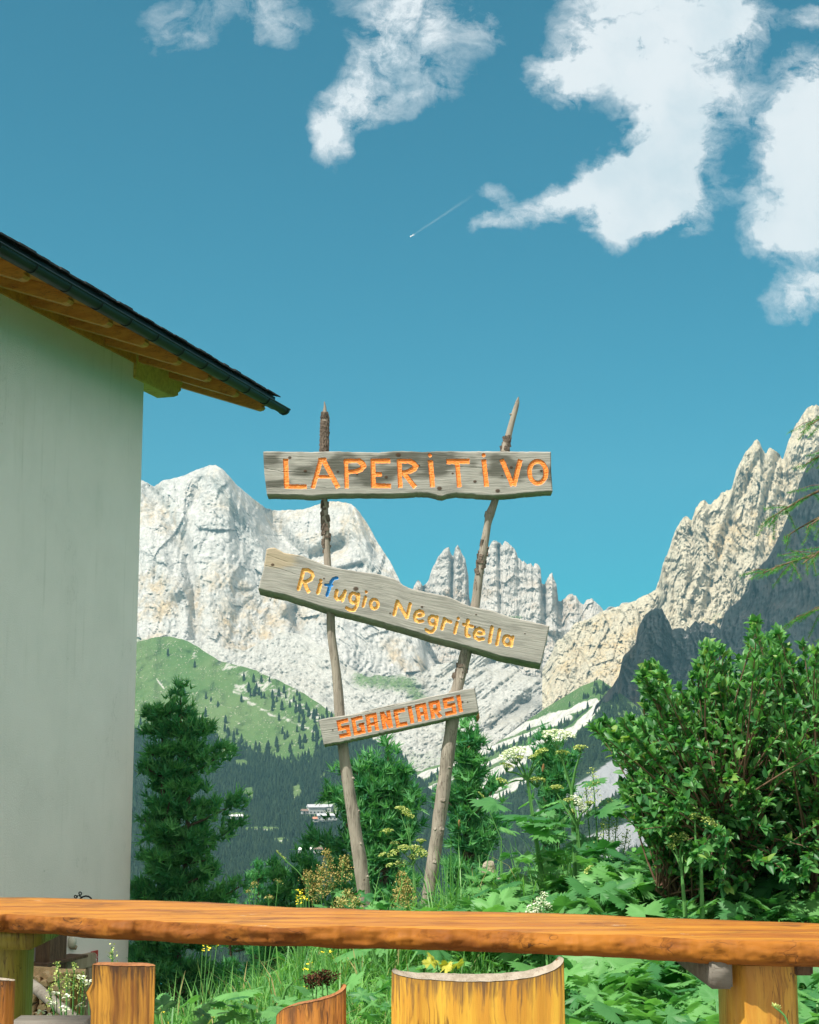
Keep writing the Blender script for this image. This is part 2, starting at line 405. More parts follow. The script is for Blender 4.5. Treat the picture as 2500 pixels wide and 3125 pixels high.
def plaster():
    def f(w, b):
        g = w.coord()
        n = w.noise(g, 1.1, 5, .6); s_ = w.noise(w.mapping(g, scale=(2, 2, .5)), 1.2, 4, .6); fi = w.noise(g, 60, 4, .7)
        c = w.mix(w.mapr(n, .35, .7), (.82, .77, .73), (.76, .72, .68))
        c = w.mix(w.mapr(s_, .58, .8, 0, .3), c, (.58, .58, .5))
        dr = w.m('MULTIPLY', w.mapr(w.noise(w.mapping(g, scale=(9, 9, .35)), 1, 4, .6), .56, .72), w.mapr(w.noise(g, .6, 3), .42, .62))
        c = w.mix(w.m('MULTIPLY', dr, .35), c, (.48, .47, .40))
        hc = w.mapr(w.m('ABSOLUTE', w.m('SUBTRACT', w.noise(w.mapping(g, scale=(.9, .9, .5)), 1, 7, .65), .5)), .004, .0)
        c = w.mix(w.m('MULTIPLY', hc, w.mapr(n, .5, .62, 0, .35)), c, (.4, .39, .34))
        sp = w.mapr(w.noise(w.mapping(g, scale=(14, 14, 22)), 1, 5, .6), .66, .74)
        c = w.mix(w.m('MULTIPLY', sp, w.mapr(n, .4, .6, 0, .5)), c, (.35, .36, .3))
        w.l(c, b.inputs['Base Color']); b.inputs['Roughness'].default_value = .95; b.inputs['Specular IOR Level'].default_value = .1
        bump(w, b, w.m('ADD', fi, w.m('MULTIPLY', n, 2.0)), .5, .012)
    return material('plaster', f)

M = {}
M['rock'] = rock_mat('pale_dolomite', (.55, .535, .50), (.55, .43, .28), (.22, .215, .21), .7, .6, 1.5)
M['rock_far'] = rock_mat('pale_dolomite_far', (.53, .50, .455), (.50, .375, .26), (.22, .205, .19), .6, .6, 1.8, 1.0)
M['rock_warm'] = rock_mat('yellow_dolomite', (.56, .50, .375), (.60, .45, .24), (.20, .20, .165), .65, .55, 2.0, 1.0)
M['rock_shade'] = rock_mat('shade_grey_cliff', (.20, .19, .185), (.24, .165, .12), (.11, .112, .112), .6, .6, 1.8, .5)  # shade of the cliff put into a darker rock colour
M['rock_white'] = rock_mat('white_scree', (.54, .525, .48), (.42, .38, .30), (.23, .225, .205), .35, .5, 2.6, 1.0)
M['land'] = land_mat()
M['board'] = old_wood()
M['orange'] = paint('orange_paint', (.92, .30, .05), (.82, .21, .025), (.95, .45, .14))
M['deep_orange'] = paint('deep_orange_paint', (.82, .22, .018), (.68, .15, .012), (.92, .42, .06))
M['ochre'] = paint('ochre_paint', (.84, .50, .13), (.72, .37, .09), (.58, .20, .05))
M['blue'] = paint('blue_paint', (.03, .27, .60), (.02, .20, .5))
M['table_top'] = varnished('table_varnish', (.47, .20, .016), (.32, .103, .010), (.13, .042, .012), (1.1, 16, 16), .55, 1.0, worn=.9, coat=.12, bd=.002)
M['table_front'] = varnished('bark_edge_varnish', (.32, .115, .010), (.19, .058, .006), (.06, .018, .003), (2.5, 9, 9), .75, .8, bd=.003, coat=0)
M['log'] = varnished('log_varnish', (.60, .33, .045), (.46, .205, .026), (.17, .065, .012), (24, 24, 1.5), .34, 1.0, coat=.35)
M['log_brown'] = varnished('log_varnish_brown', (.50, .22, .03), (.22, .075, .012), (.075, .026, .007), (28, 28, 2.0), .3, 1.0, coat=.5)
M['log_orange'] = varnished('log_varnish_orange', (.50, .20, .035), (.36, .115, .018), (.18, .055, .012), (20, 20, 1.8), .35, .7, coat=.4)
M['endgrain'] = varnished('grey_end_grain', (.40, .34, .27), (.30, .25, .19), (.16, .12, .09), (60, 12, 12), .85, .7, coat=0)
M['endbrown'] = varnished('brown_end_grain', (.36, .15, .05), (.25, .095, .03), (.12, .045, .02), (30, 12, 12), .6, .7, coat=.1)
M['log_shaded'] = varnished('shaded_log_varnish', (.30, .26, .035), (.20, .16, .025), (.09, .06, .015), (18, 18, 1.5), .4, .9, coat=.2)  # green light and shade under the table put into the log colour
M['post'] = varnished('bare_pole_wood', (.34, .30, .245), (.25, .215, .175), (.11, .095, .075), (30, 30, 1.6), .85, .9, bd=.006, coat=0)
M['bark'] = plain('rough_bark', (.16, .125, .10), .95, .5, 60, .1, 0, 1.0, .01)
M['eave_wood'] = varnished('eave_timber', (.70, .33, .055), (.58, .24, .035), (.34, .13, .02), (3, 20, 20), .5, .6, coat=.1)
M['beam_wood'] = varnished('purlin_timber', (.72, .56, .14), (.60, .44, .10), (.35, .23, .06), (3, 20, 20), .6, .6, coat=0)
M['plaster'] = plaster(); M['gravel'] = plain('bounce_gravel', (.46, .43, .38), .95, .2, 9, .1, 0, .6, .02)
M['gutter'] = plain('dark_gutter_metal', (.018, .026, .025), .45, .2, 5, .5, .6)
M['shingle'] = plain('dark_roof_shingle', (.045, .045, .045), .9, .5, 6, .2, 0, .8, .02)
M['iron'] = plain('wrought_iron', (.02, .025, .03), .5, .2, 20, .4, .7)
M['brown_timber'] = varnished('brown_timber', (.14, .085, .05), (.09, .055, .035), (.05, .03, .02), (25, 25, 1.5), .7, .8, coat=0)
M['greywood'] = varnished('grey_rail_wood', (.22, .20, .17), (.17, .15, .125), (.10, .09, .07), (3, 25, 25), .85, .8, coat=0)
M['firewood'] = varnished('firewood', (.70, .50, .29), (.55, .37, .2), (.3, .19, .11), (14, 14, 14), .9, .7, coat=0)
M['door'] = varnished('door_wood', (.30, .17, .04), (.2, .1, .025), (.1, .05, .015), (25, 25, 1.5), .5, .8, coat=.1)
M['framewood'] = varnished('door_frame_wood', (.40, .33, .24), (.32, .26, .18), (.2, .15, .1), (12, 12, 3), .8, .6, coat=0)
M['red'] = plain('red_sign', (.42, .05, .035), .5, .05)
M['white'] = plain('white_paint', (.8, .8, .78), .6, .05)
M['lampglass'] = plain('opal_lamp', (.62, .60, .5), .4, .05)
M['soil'] = plain('dark_soil', (.045, .13, .035), 1, .5, 3, .05, 0, .6, .05)
M['patio'] = plain('patio_gravel', (.30, .28, .25), .95, .3, 12, .1, 0, .6, .02)
M['stone'] = plain('pale_stone', (.45, .40, .31), .95, .35, 14, .1, 0, .9, .04)
M['grass'] = leaf_mat('grass_blade', (.065, .23, .06), (.20, .43, .11), .45, .35, .4, c3=(.42, .36, .16))
M['herb'] = leaf_mat('herb_leaf', (.05, .21, .055), (.16, .40, .10), .5, .35, .35)
M['hogleaf'] = leaf_mat('hogweed_leaf', (.045, .19, .058), (.15, .38, .11), .5, .4, .35, sc_=2.0)
M['hogstem'] = leaf_mat('hogweed_stem', (.09, .24, .06), (.16, .33, .10), .5, .3, 0)
M['umbel'] = leaf_mat('umbel_white', (.70, .74, .60), (.80, .82, .72), .8, .1, .15)
M['umbel_green'] = leaf_mat('umbel_green', (.38, .46, .13), (.55, .60, .24), .8, .1, .15)
M['yellow'] = leaf_mat('yellow_petal', (.80, .65, .03), (.85, .72, .06), .6, .2, .1)
M['sorrel'] = leaf_mat('sorrel_seed', (.40, .28, .10), (.42, .42, .15), .8, .1, .1)
M['darkseed'] = leaf_mat('dark_seedhead', (.05, .025, .015), (.1, .04, .02), .8, .1, 0)
M['needle'] = leaf_mat('pine_needle', (.05, .23, .09), (.15, .40, .14), .5, .3, .35, sc_=4, c3=(.33, .17, .05))
M['larch'] = leaf_mat('larch_needle', (.07, .28, .06), (.17, .42, .10), .5, .3, .4)
M['farwood'] = leaf_mat('far_forest', (.016, .032, .018), (.030, .052, .027), .9, .05, 0, sc_=.02)
M['glossleaf'] = leaf_mat('glossy_leaf', (.030, .15, .038), (.13, .34, .085), .45, .45, .35, c3=(.22, .36, .08))
M['twig'] = plain('red_brown_twig', (.17, .10, .065), .7, .3, 30)
M['trunk'] = plain('pine_trunk', (.13, .095, .07), .95, .4, 12, .1, 0, .8, .03)
M['vapour'] = plain('vapour', (.8, .85, .9), 1, .05)

# ------------------------------------------------------------------ mountains
def massif(name, sky, base, Yb, Yt, mat, u0, u1, nu, nv, relief, k=1.0, seed=1, jag=6, feats=(), dark=None, green=None, rib=(.012, .004), tilt=0.0, fine=1.0, steps=0, prof=1.0, lay=.03, fc=.5, fasp=1.0):
    """rock mass with a back: columns over the skyline, rows up the face; relief is real displacement in metres"""
    u = np.linspace(u0, u1, nu); t = np.linspace(0, 1, nv)
    U, T = np.meshgrid(u, t, indexing='ij')
    top = pinterp(u, sky)
    top = top - jag * (fbm(u * .05, u * 0 + seed, 5, seed, .62)) - jag * .5 * np.abs(vnoise(u * .13, u * 0 + 3.3, seed=seed))
    bas = pinterp(u, base)
    V = bas[:, None] + (top - bas)[:, None] * T
    yb = np.interp(u, *zip(*Yb)) if isinstance(Yb, list) else np.full(nu, float(Yb))
    yt = np.interp(u, *zip(*Yt)) if isinstance(Yt, list) else np.full(nu, float(Yt))
    Y = yb[:, None] + (yt - yb)[:, None] * T ** prof
    wu = U + 30 * vnoise(U * .01, V * .01, seed=seed + 40)
    D = relief * (.9 * fbm(wu * .0045 * k, V * .0035 * k, 3, seed + 1)
                  + .36 * fbm(wu * rib[0] * k, V * rib[1] * k, 5, seed + 2, .6, True)
                  + .26 * fbm(wu * .035 * k, V * .012 * k, 4, seed + 3, .65, True)
                  + .16 * fine * fbm(wu * .11 * k, V * .06 * k, 4, seed + 4, .65)
                  + lay * fine * fbm(wu * .02 * k, V * .16 * k, 3, seed + 5))
    D = D + relief * fc * (.50 * facet((wu + V * .15) * .016 * k, V * .006 * k * fasp, seed + 60) + .30 * facet((wu - V * .2) * .045 * k, V * .02 * k * fasp, seed + 70) + .15 * facet(U * .12 * k, V * .06 * k, seed + 80))
    if steps:
        ph = V / steps + 1.5 * fbm(wu * .006, V * .004, 2, seed + 9)
        D = D + relief * .30 * (np.abs((ph % 1) - .5) * 2 - .5)
    edge = sstep(T, 1.0, .93) ; D = D * (.35 + .65 * edge)
    for pts, wd, dp in feats:
        dd = seg_dist(U, V, pts); D = D + dp * np.exp(-(dd / wd) ** 2)
    Y = Y + D + tilt * (1 - T)
    P = at(U, V, Y)
    # back of the mountain
    nb = 8; s = np.arange(1, nb + 1) / nb
    Pt = P[:, -1][:, None, :]
    B = np.repeat(Pt, nb, 1); B[:, :, 1] += s[None, :] * 420 * (.6 + .4 * vnoise(u * .02, u * 0, seed=seed)[:, None]) + 14
    B[:, :, 2] -= (s[None, :] ** 1.2) * 380
    P = np.concatenate([P, B], 1)
    dk = np.zeros((nu, nv)); gn = np.zeros((nu, nv))
    if dark:
        for pts, wd, am in dark: dk = np.maximum(dk, am * np.exp(-(seg_dist(U, V, pts) / wd) ** 2) * (.65 + .6 * fbm(U * .05, V * .008, 3, 5)))
    if green:
        for pts, wd, am in green: gn = np.maximum(gn, am * np.exp(-(seg_dist(U, V, pts) / wd) ** 2))
    z = np.zeros((nu, nb))
    o = mesh_np(name, P.reshape(-1, 3), grid_faces(nu, nv + nb), mat, attrs={'dark': np.concatenate([dk, z], 1).ravel(), 'green': np.concatenate([gn, z], 1).ravel()})
    tag(o, kind='structure'); return o
def d(pts): return [(x * 1.449, y * 1.449) for x, y in pts]

massif('mountain', d([(-420, 1150), (-100, 1080), (200, 1040), (270, 1030), (297, 1012), (310, 1018), (325, 1026), (345, 1012), (365, 1008), (385, 1002), (405, 994), (425, 986), (440, 980), (455, 979), (470, 990), (482, 1002), (498, 1020), (514, 1034), (530, 1049), (560, 1070), (580, 1076), (600, 1075), (640, 1072), (670, 1062), (690, 1057), (715, 1056), (740, 1062), (756, 1076), (770, 1097), (795, 1142), (822, 1182), (845, 1230), (862, 1262), (880, 1300), (900, 1370), (930, 1420)]),
       [(-600, 2100), (400, 2000), (600, 1990), (740, 2060), (900, 2030), (1100, 2130), (1400, 2200)], 2330, [(-600, 2750), (700, 2620), (850, 2760), (1000, 2700), (1150, 2620), (1400, 2450)], M['rock'], -600, 1345, 620, 300, 16, seed=3, jag=3.5, lay=.02, rib=(.012, .0022),
       feats=[(d([(300, 1015), (345, 1075), (392, 1165), (410, 1250), (415, 1380)]), 20, 34), (d([(425, 1010), (400, 1080), (390, 1150)]), 14, 16), (d([(460, 1000), (520, 1090), (560, 1180), (600, 1280)]), 24, -40),
              (d([(565, 1085), (600, 1140), (650, 1180), (720, 1150)]), 26, 52), (d([(745, 1070), (780, 1180), (850, 1260)]), 14, -24), (d([(680, 1210), (760, 1190)]), 9, 22), (d([(620, 1290), (640, 1360)]), 22, 28), (d([(310, 1130), (370, 1240)]), 30, -28)],
       dark=[(d([(398, 1130), (402, 1270), (412, 1390)]), 12, .55), (d([(610, 1270), (625, 1340)]), 34, .75), (d([(690, 1290), (680, 1330)]), 26, .5), (d([(690, 1200), (755, 1188)]), 9, .8), (d([(730, 1310), (735, 1380)]), 12, .4)],
       green=[(d([(290, 1345), (420, 1390)]), 10, .6), (d([(760, 1420), (880, 1460)]), 20, .5)])
massif('rock_tower', d([(820, 1330), (860, 1262), (872, 1236), (880, 1219), (886, 1224), (891, 1234), (897, 1232), (903, 1222), (910, 1200), (920, 1178), (928, 1166), (938, 1157), (946, 1155), (950, 1168), (955, 1172), (959, 1155), (964, 1147), (969, 1156), (974, 1170), (980, 1178), (983, 1196), (987, 1215), (988, 1258), (1000, 1300), (1010, 1330), (1050, 1380)]),
       [(1180, 2140), (1560, 2160)], 2500, 2760, M['rock_far'], 1185, 1530, 260, 230, 14, k=1.8, seed=21, jag=6, steps=26, fasp=2.0,
       feats=[(d([(953, 1160), (950, 1290)]), 7, 30), (d([(893, 1240), (900, 1300)]), 8, 18)], dark=[(d([(985, 1195), (986, 1270)]), 7, .6), (d([(800, 1290), (870, 1400)]), 20, .5)])
massif('rock_tower', d([(960, 1420), (985, 1330), (998, 1285), (1005, 1240), (1012, 1205), (1020, 1172), (1028, 1156), (1036, 1143), (1044, 1140), (1054, 1145), (1058, 1152), (1063, 1141), (1071, 1143), (1079, 1152), (1086, 1160), (1091, 1176), (1101, 1186), (1103, 1181), (1110, 1190), (1118, 1186), (1123, 1196), (1127, 1186), (1133, 1190), (1139, 1199), (1141, 1228), (1147, 1232), (1153, 1220), (1158, 1210), (1163, 1207), (1167, 1222), (1172, 1230), (1176, 1264), (1182, 1266), (1192, 1258), (1202, 1252), (1213, 1254), (1219, 1266), (1229, 1274), (1236, 1264), (1245, 1262), (1254, 1268), (1264, 1276), (1275, 1290), (1300, 1300), (1330, 1320)]),
       [(1380, 2150), (1600, 2170), (1780, 2120), (2000, 2060)], 2420, 2740, M['rock_far'], 1400, 1980, 420, 260, 16, k=1.6, seed=31, jag=6.5, steps=30, fasp=2.0,
       feats=[(d([(1050, 1150), (1055, 1290)]), 6, 22), (d([(1143, 1230), (1150, 1300)]), 7, 26), (d([(1178, 1268), (1200, 1400)]), 12, 30), (d([(1015, 1310), (1180, 1330)]), 10, -34)],
       dark=[(d([(985, 1380), (990, 1420)]), 16, .5), (d([(1175, 1230), (1177, 1290)]), 6, .5)], green=[(d([(1050, 1300), (1100, 1300)]), 6, .7)])
massif('rock_ridge', d([(1240, 1330), (1262, 1292), (1275, 1285), (1284, 1277), (1300, 1281), (1310, 1270), (1325, 1268), (1340, 1278), (1380, 1300)]),
       [(1700, 2010), (2100, 2010)], 3350, 3600, M['rock_far'], 1770, 2030, 120, 90, 40, k=2.5, seed=51, jag=3)
massif('mountain', [(1640, 2080), (1700, 1960), (1760, 1900), (1850, 1868), (1890, 1850), (1930, 1838), (1965, 1822), (1999, 1803), (2012, 1770), (2024, 1725), (2036, 1692), (2050, 1650), (2067, 1612), (2082, 1590), (2092, 1576), (2103, 1578), (2112, 1590), (2122, 1560), (2138, 1532), (2150, 1528), (2162, 1545), (2172, 1537), (2188, 1520), (2202, 1503), (2218, 1496), (2232, 1494), (2240, 1462), (2250, 1425), (2263, 1403), (2275, 1382), (2285, 1372), (2300, 1352), (2311, 1341), (2320, 1352), (2328, 1380), (2338, 1390), (2344, 1378), (2353, 1366), (2366, 1376), (2378, 1382), (2386, 1402), (2394, 1400), (2400, 1372), (2408, 1345), (2424, 1305), (2438, 1282), (2450, 1262), (2466, 1248), (2485, 1240), (2500, 1240), (2560, 1190), (2640, 1150), (2750, 1180), (2900, 1120), (3200, 1250)],
       [(1640, 2200), (1800, 2200), (1900, 2170), (3200, 2250)], [(1640, 1950), (1900, 1800), (2500, 1900), (3200, 2200)], [(1640, 2250), (2000, 2180), (2500, 2380), (3200, 2700)], M['rock_warm'], 1655, 3200, 620, 330, 23, k=1.5, seed=61, jag=9, fc=.7, fine=1.2, rib=(.014, .006),
       feats=[(d([(1600, 960), (1530, 1120), (1480, 1300)]), 11, 18), (d([(1560, 985), (1500, 1150), (1440, 1290)]), 9, -14), (d([(1640, 960), (1590, 1130)]), 9, 20), (d([(1395, 1270), (1380, 1330), (1300, 1420)]), 16, 22)],
       green=[(d([(1360, 1290), (1400, 1310)]), 16, .45), (d([(1520, 1290), (1440, 1330)]), 22, .4)])
# added buttress in place of a cast shadow: turned from the sun, rock darkened
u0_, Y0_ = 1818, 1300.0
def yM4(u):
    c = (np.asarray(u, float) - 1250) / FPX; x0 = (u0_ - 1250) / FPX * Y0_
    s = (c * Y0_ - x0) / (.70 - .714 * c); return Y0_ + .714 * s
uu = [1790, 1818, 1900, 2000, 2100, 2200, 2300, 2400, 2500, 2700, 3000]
massif('shadow_cliff', [(1780, 2270), (1800, 2205), (1818, 2157), (1838, 2130), (1860, 2105), (1876, 2085), (1889, 2067), (1895, 2035), (1901, 2006), (1923, 1984), (1942, 1961), (1946, 1923), (1958, 1900), (1969, 1878), (1985, 1866), (1999, 1859), (2012, 1862), (2021, 1856), (2028, 1872), (2040, 1893), (2046, 1910), (2051, 1923), (2066, 1921), (2082, 1916), (2092, 1924), (2104, 1916), (2112, 1905), (2123, 1897), (2132, 1904), (2145, 1898), (2157, 1901), (2166, 1910), (2180, 1905), (2190, 1916), (2198, 1923), (2206, 1890), (2214, 1863), (2240, 1842), (2262, 1822), (2285, 1803), (2293, 1765), (2308, 1740), (2323, 1727), (2340, 1710), (2353, 1690), (2376, 1640), (2398, 1592), (2416, 1540), (2436, 1486), (2455, 1440), (2474, 1403), (2500, 1378), (2600, 1250), (2800, 1200), (3000, 1150)],
       [(1780, 2280), (1818, 2190), (1900, 2240), (2000, 2330), (2500, 2500), (3000, 2600)], [(a, float(yM4(a)) + 60) for a in uu], [(a, float(yM4(a))) for a in uu], M['rock_shade'], 1785, 3000, 460, 240, 11, k=2.2, seed=71, jag=7, rib=(.02, .0012), fine=.35, tilt=14)

# rocky valley below the faces
def sheetY(tab, V): return np.interp(V, *zip(*tab))
tabV = [(1880, 2420), (2000, 2290), (2150, 2150), (2300, 2000), (2500, 1850)]
def fV(U, V):
    Y = sheetY(tabV, V) + 13 * fbm(U * .012, V * .012, 5, 81, .6, True) + 14 * fbm((U - V * 1.1) * .018, (U + V) * .003, 4, 82, .55, True) * sstep(U, 1500, 1200) + 18 * fbm((U + V * 1.3) * .018, (U - V) * .003, 4, 83, .55, True) * sstep(U, 1200, 1500) + 7 * fbm(U * .09, V * .09, 4, 84, .65)
    dd = seg_dist(U, V, d([(1040, 1395), (1160, 1425)])) ; Y = Y + 40 * np.exp(-(dd / 26) ** 2)
    return Y
u = np.linspace(430, 2050, 560); t = np.linspace(0, 1, 230)
U, T = np.meshgrid(u, t, indexing='ij')
topV = pinterp(u, [(430, 1960), (600, 1950), (740, 1990), (800, 1955), (880, 1930), (960, 1950), (1100, 2060), (1250, 2060), (1330, 2030), (1500, 1985), (1600, 2060), (1700, 2080), (1800, 2030), (2050, 2060)]) + 8 * vnoise(u * .04, u * 0, seed=4)
V = 2480 + (topV - 2480)[:, None] * T
gn = .75 * np.exp(-(seg_dist(U, V, d([(760, 1430), (860, 1440), (900, 1500)])) / 38) ** 2) + .6 * sstep(V, 2300, 2420) * sstep(fbm(U * .01, V * .01, 3, 85), -.1, .4) + .45 * sstep(fbm(U * .008, V * .012, 3, 86), .15, .5) * sstep(V, 2050, 2200)
dk = np.zeros_like(U)
for pts, wd, am in [(d([(1060, 1500), (1120, 1480), (1160, 1500)]), 22, 1.0), (d([(890, 1480), (905, 1470)]), 14, .9), (d([(680, 1470), (700, 1480)]), 10, .6)]:
    dk = np.maximum(dk, am * np.exp(-(seg_dist(U, V, pts) / wd) ** 2))
o = mesh_np('scree_slope', at(U, V, fV(U, V)).reshape(-1, 3), grid_faces(560, 230), M['rock_white'], attrs={'green': gn.ravel(), 'dark': dk.ravel()}); tag(o, kind='structure')

# slope at the right with its scree runs
def topR(u): return pinterp(u, [(1080, 2470), (1130, 2420), (1245, 2360), (1390, 2320), (1507, 2275), (1594, 2210), (1666, 2160), (1775, 2094), (1830, 2072), (1900, 2120), (2000, 2200), (2600, 2300)])
def fR(U, V):
    Yt = np.interp(U, [1080, 1250, 1800, 2000, 2600], [1800, 1720, 1420, 1290, 1200]); tt = topR(U)
    return Yt - (V - tt) * np.interp(U, [1080, 1800, 2600], [.9, 1.15, 1.0]) + 7 * fbm(U * .03, V * .03, 4, 91)
u = np.linspace(1085, 2600, 520); t = np.linspace(0, 1, 300)
U, T = np.meshgrid(u, t, indexing='ij'); V = topR(u)[:, None] + (2900 - topR(u))[:, None] * T
pr = V + .56 * U + 14 * fbm(U * .006, V * .006, 3, 92)   # runs follow lines v = c - .56 u
def runs(U, V):
    s = 0
    for pts, w0 in [(d([(1255, 1478), (1150, 1515), (1010, 1566), (870, 1620)]), 13), (d([(1200, 1510), (1080, 1560), (1000, 1590), (860, 1645)]), 9), (d([(1180, 1545), (1050, 1600), (950, 1640), (890, 1668)]), 7),
                    (d([(1255, 1490), (1210, 1540), (1100, 1590), (1030, 1635)]), 15), (d([(1150, 1580), (1060, 1625), (1010, 1660)]), 8), (d([(1120, 1640), (1040, 1680), (880, 1715)]), 8), (d([(1000, 1640), (900, 1690)]), 8), (d([(1040, 1665), (1100, 1640)]), 8)]:
        s = np.maximum(s, np.exp(-(seg_dist(U, V, pts) / (w0 * (1 + .45 * vnoise(U * .03, V * .03, seed=3)))) ** 4))
    return s
rock = .9 * runs(U, V)
band = np.exp(-(seg_dist(U, V, d([(1235, 1450), (1160, 1490), (1080, 1535)])) / 22) ** 4)
wood = np.clip(.62 - band - rock, 0, 1) * sstep(V, topR(U) + 30, topR(U) + 90)
gs = np.exp(-(seg_dist(U, V, d([(1360, 1590), (1290, 1640), (1200, 1700), (1160, 1720)])) / 52) ** 4) + np.exp(-(seg_dist(U, V, d([(1400, 1740), (1250, 1790)])) / 50) ** 4)  # scree patches darkened to stand for the shade lying there
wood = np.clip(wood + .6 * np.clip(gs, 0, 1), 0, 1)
o = mesh_np('mountain_slope', at(U, V, fR(U, V)).reshape(-1, 3), grid_faces(520, 300), M['land'], attrs={'rock': rock.ravel(), 'wood': wood.ravel(), 'screeshade': gs.ravel()}); tag(o, kind='structure')

# green hill at the left and the forest below it
topHp = d([(-300, 1420), (100, 1370), (285, 1352), (320, 1344), (358, 1340), (385, 1346), (420, 1364), (460, 1390), (500, 1402), (540, 1412), (580, 1430), (640, 1460), (690, 1494), (740, 1535), (790, 1560), (845, 1588), (880, 1640), (930, 1690), (1000, 1745), (1100, 1800), (1300, 1860), (1500, 1900)])
tabH = [(1900, 1750), (2100, 1620), (2330, 1480), (2600, 1250), (2950, 800)]
def fH(U, V): return sheetY(tabH, V) + np.interp(U, [-400, 500, 1200, 2100], [60, 0, -60, -250]) + 14 * fbm(U * .007, V * .007, 3, 101) + 9 * fbm(U * .03, V * .03, 4, 102)
u = np.linspace(-430, 2100, 560); t = np.linspace(0, 1, 330)
U, T = np.meshgrid(u, t, indexing='ij'); th = pinterp(u, topHp) + 3 * fbm(u * .04, u * 0, 3, 103); V = th[:, None] + (2960 - th)[:, None] * T
lineF = d([(-300, 1500), (200, 1530), (300, 1545), (430, 1545), (500, 1572), (560, 1588), (600, 1602), (655, 1600), (690, 1560), (730, 1545), (800, 1560), (900, 1600), (2000, 1700)])
clear = [(985, 2478, 62, 26), (955, 2592, 60, 16), (722, 2492, 34, 12), (800, 2532, 60, 9), (862, 2566, 34, 9), (690, 2300, 20, 22), (735, 2330, 22, 12), (905, 2420, 14, 26), (760, 2425, 16, 22)]
def clearing(U, V):
    s = 0
    for x, y, a, b in clear: s = np.maximum(s, np.exp(-(((U - x) / a) ** 2 + ((V - y) / b) ** 2) ** 1.5))
    return s
def woodmask(U, V):
    f = sstep(V - pinterp(U, lineF) + 26 * fbm(U * .02, V * .02, 3, 104), -14, 16)
    tongue = np.exp(-(seg_dist(U, V, d([(620, 1560), (670, 1640), (700, 1690)])) / 26) ** 2) * sstep(fbm(U * .03, V * .03, 3, 105), -.3, .1)
    return np.clip(f - .9 * tongue - 1.2 * clearing(U, V), 0, 1)
def rockmask(U, V):
    s = 0
    for pts, w0, am in [(d([(490, 1455), (520, 1475), (560, 1500), (620, 1522), (670, 1545)]), 13, .50), (d([(500, 1450), (560, 1445), (620, 1480), (670, 1510), (690, 1540)]), 30, .50), (d([(410, 1380), (470, 1405), (560, 1440)]), 16, .42), (d([(330, 1430), (345, 1450)]), 5, .6), (d([(480, 1490), (510, 1480)]), 10, .35)]:
        s = np.maximum(s, am * np.exp(-(seg_dist(U, V, pts) / w0) ** 2))
    for x, y, a, b in clear[:5]: s = np.maximum(s, .7 * np.exp(-(((U - x) / a / .6) ** 2 + ((V - y) / b / .5) ** 2)))
    return s + .25 * np.exp(-((V - pinterp(U, topHp)) / 14) ** 2) * sstep(U, 600, 700)
o = mesh_np('hill', at(U, V, fH(U, V)).reshape(-1, 3), grid_faces(560, 330), M['land'], attrs={'rock': rockmask(U, V).ravel(), 'wood': (woodmask(U, V) * .75).ravel(), 'screeshade': np.zeros(U.size)}); tag(o, kind='structure')

# ------------------------------------------------------------------ distant conifers
def cone_template(seg=6, tiers=3, seed=0):
    r_ = random.Random(seed); V = []; F = []
    for k in range(tiers):
        z0 = .06 + .8 * k / tiers; z1 = min(1.0, z0 + .5 if k < tiers - 1 else 1.0); r = .24 * (1 - .72 * k / tiers)
        b = len(V)
        for i in range(seg):
            a = (i + .5 * k) / seg * 2 * math.pi; q = r * r_.uniform(.75, 1.2)
            V.append((math.cos(a) * q, math.sin(a) * q, z0 + r_.uniform(-.03, .03)))
        V.append((0, 0, z1))
        for i in range(seg): F.append((b + i, b + (i + 1) % seg, b + seg))
    return np.array(V), np.array(F)
def scatter(P, H, seed):
    tv = [cone_template(5, 3, s) for s in range(4)]
    Vs = []; Fs = []; A = []; n = 0; q = np.random.RandomState(seed)
    k = q.randint(0, 4, len(P))
    for c in range(4):
        ids = np.where(k == c)[0]; tV, tF = tv[c]
        an = q.rand(len(ids)) * 6.28; w_ = H[ids] * q.uniform(.75, 1.25, len(ids))
        X = (tV[None, :, 0] * np.cos(an)[:, None] - tV[None, :, 1] * np.sin(an)[:, None]) * w_[:, None]
        Z = (tV[None, :, 0] * np.sin(an)[:, None] + tV[None, :, 1] * np.cos(an)[:, None]) * w_[:, None]
        V_ = np.stack([X, Z, tV[None, :, 2] * H[ids][:, None]], -1) + P[ids][:, None, :]
        Vs.append(V_.reshape(-1, 3)); Fs.append((tF[None] + (np.arange(len(ids)) * len(tV))[:, None, None] + n).reshape(-1, 3)); n += len(ids) * len(tV)
        A.append(np.repeat(q.rand(len(ids)), len(tV)))
    return np.concatenate(Vs), np.concatenate(Fs), np.concatenate(A)
q = np.random.RandomState(5)
Uc = q.uniform(380, 2100, 62000); Vc = q.uniform(2150, 2950, 62000)
keep = q.rand(62000) < woodmask(Uc, Vc) ** 2; keep &= Vc > pinterp(Uc, topHp) + 6
Uc, Vc = Uc[keep], Vc[keep]; P = at(Uc, Vc, fH(Uc, Vc)); H = q.uniform(5, 9.5, len(P)) * np.interp(Vc, [2150, 2600, 2950], [1.0, .8, .75])
Ur = q.uniform(1100, 2300, 26000); Vr = q.uniform(2080, 2800, 26000)
wr = (Vr > topR(Ur) + 14) & (runs(Ur, Vr) < .15) & (seg_dist(Ur, Vr, d([(1235, 1450), (1160, 1490), (1080, 1535)])) > 24)
gsr = np.exp(-(seg_dist(Ur, Vr, d([(1360, 1590), (1290, 1640), (1200, 1700), (1160, 1720)])) / 52) ** 4) + np.exp(-(seg_dist(Ur, Vr, d([(1400, 1740), (1250, 1790)])) / 50) ** 4)
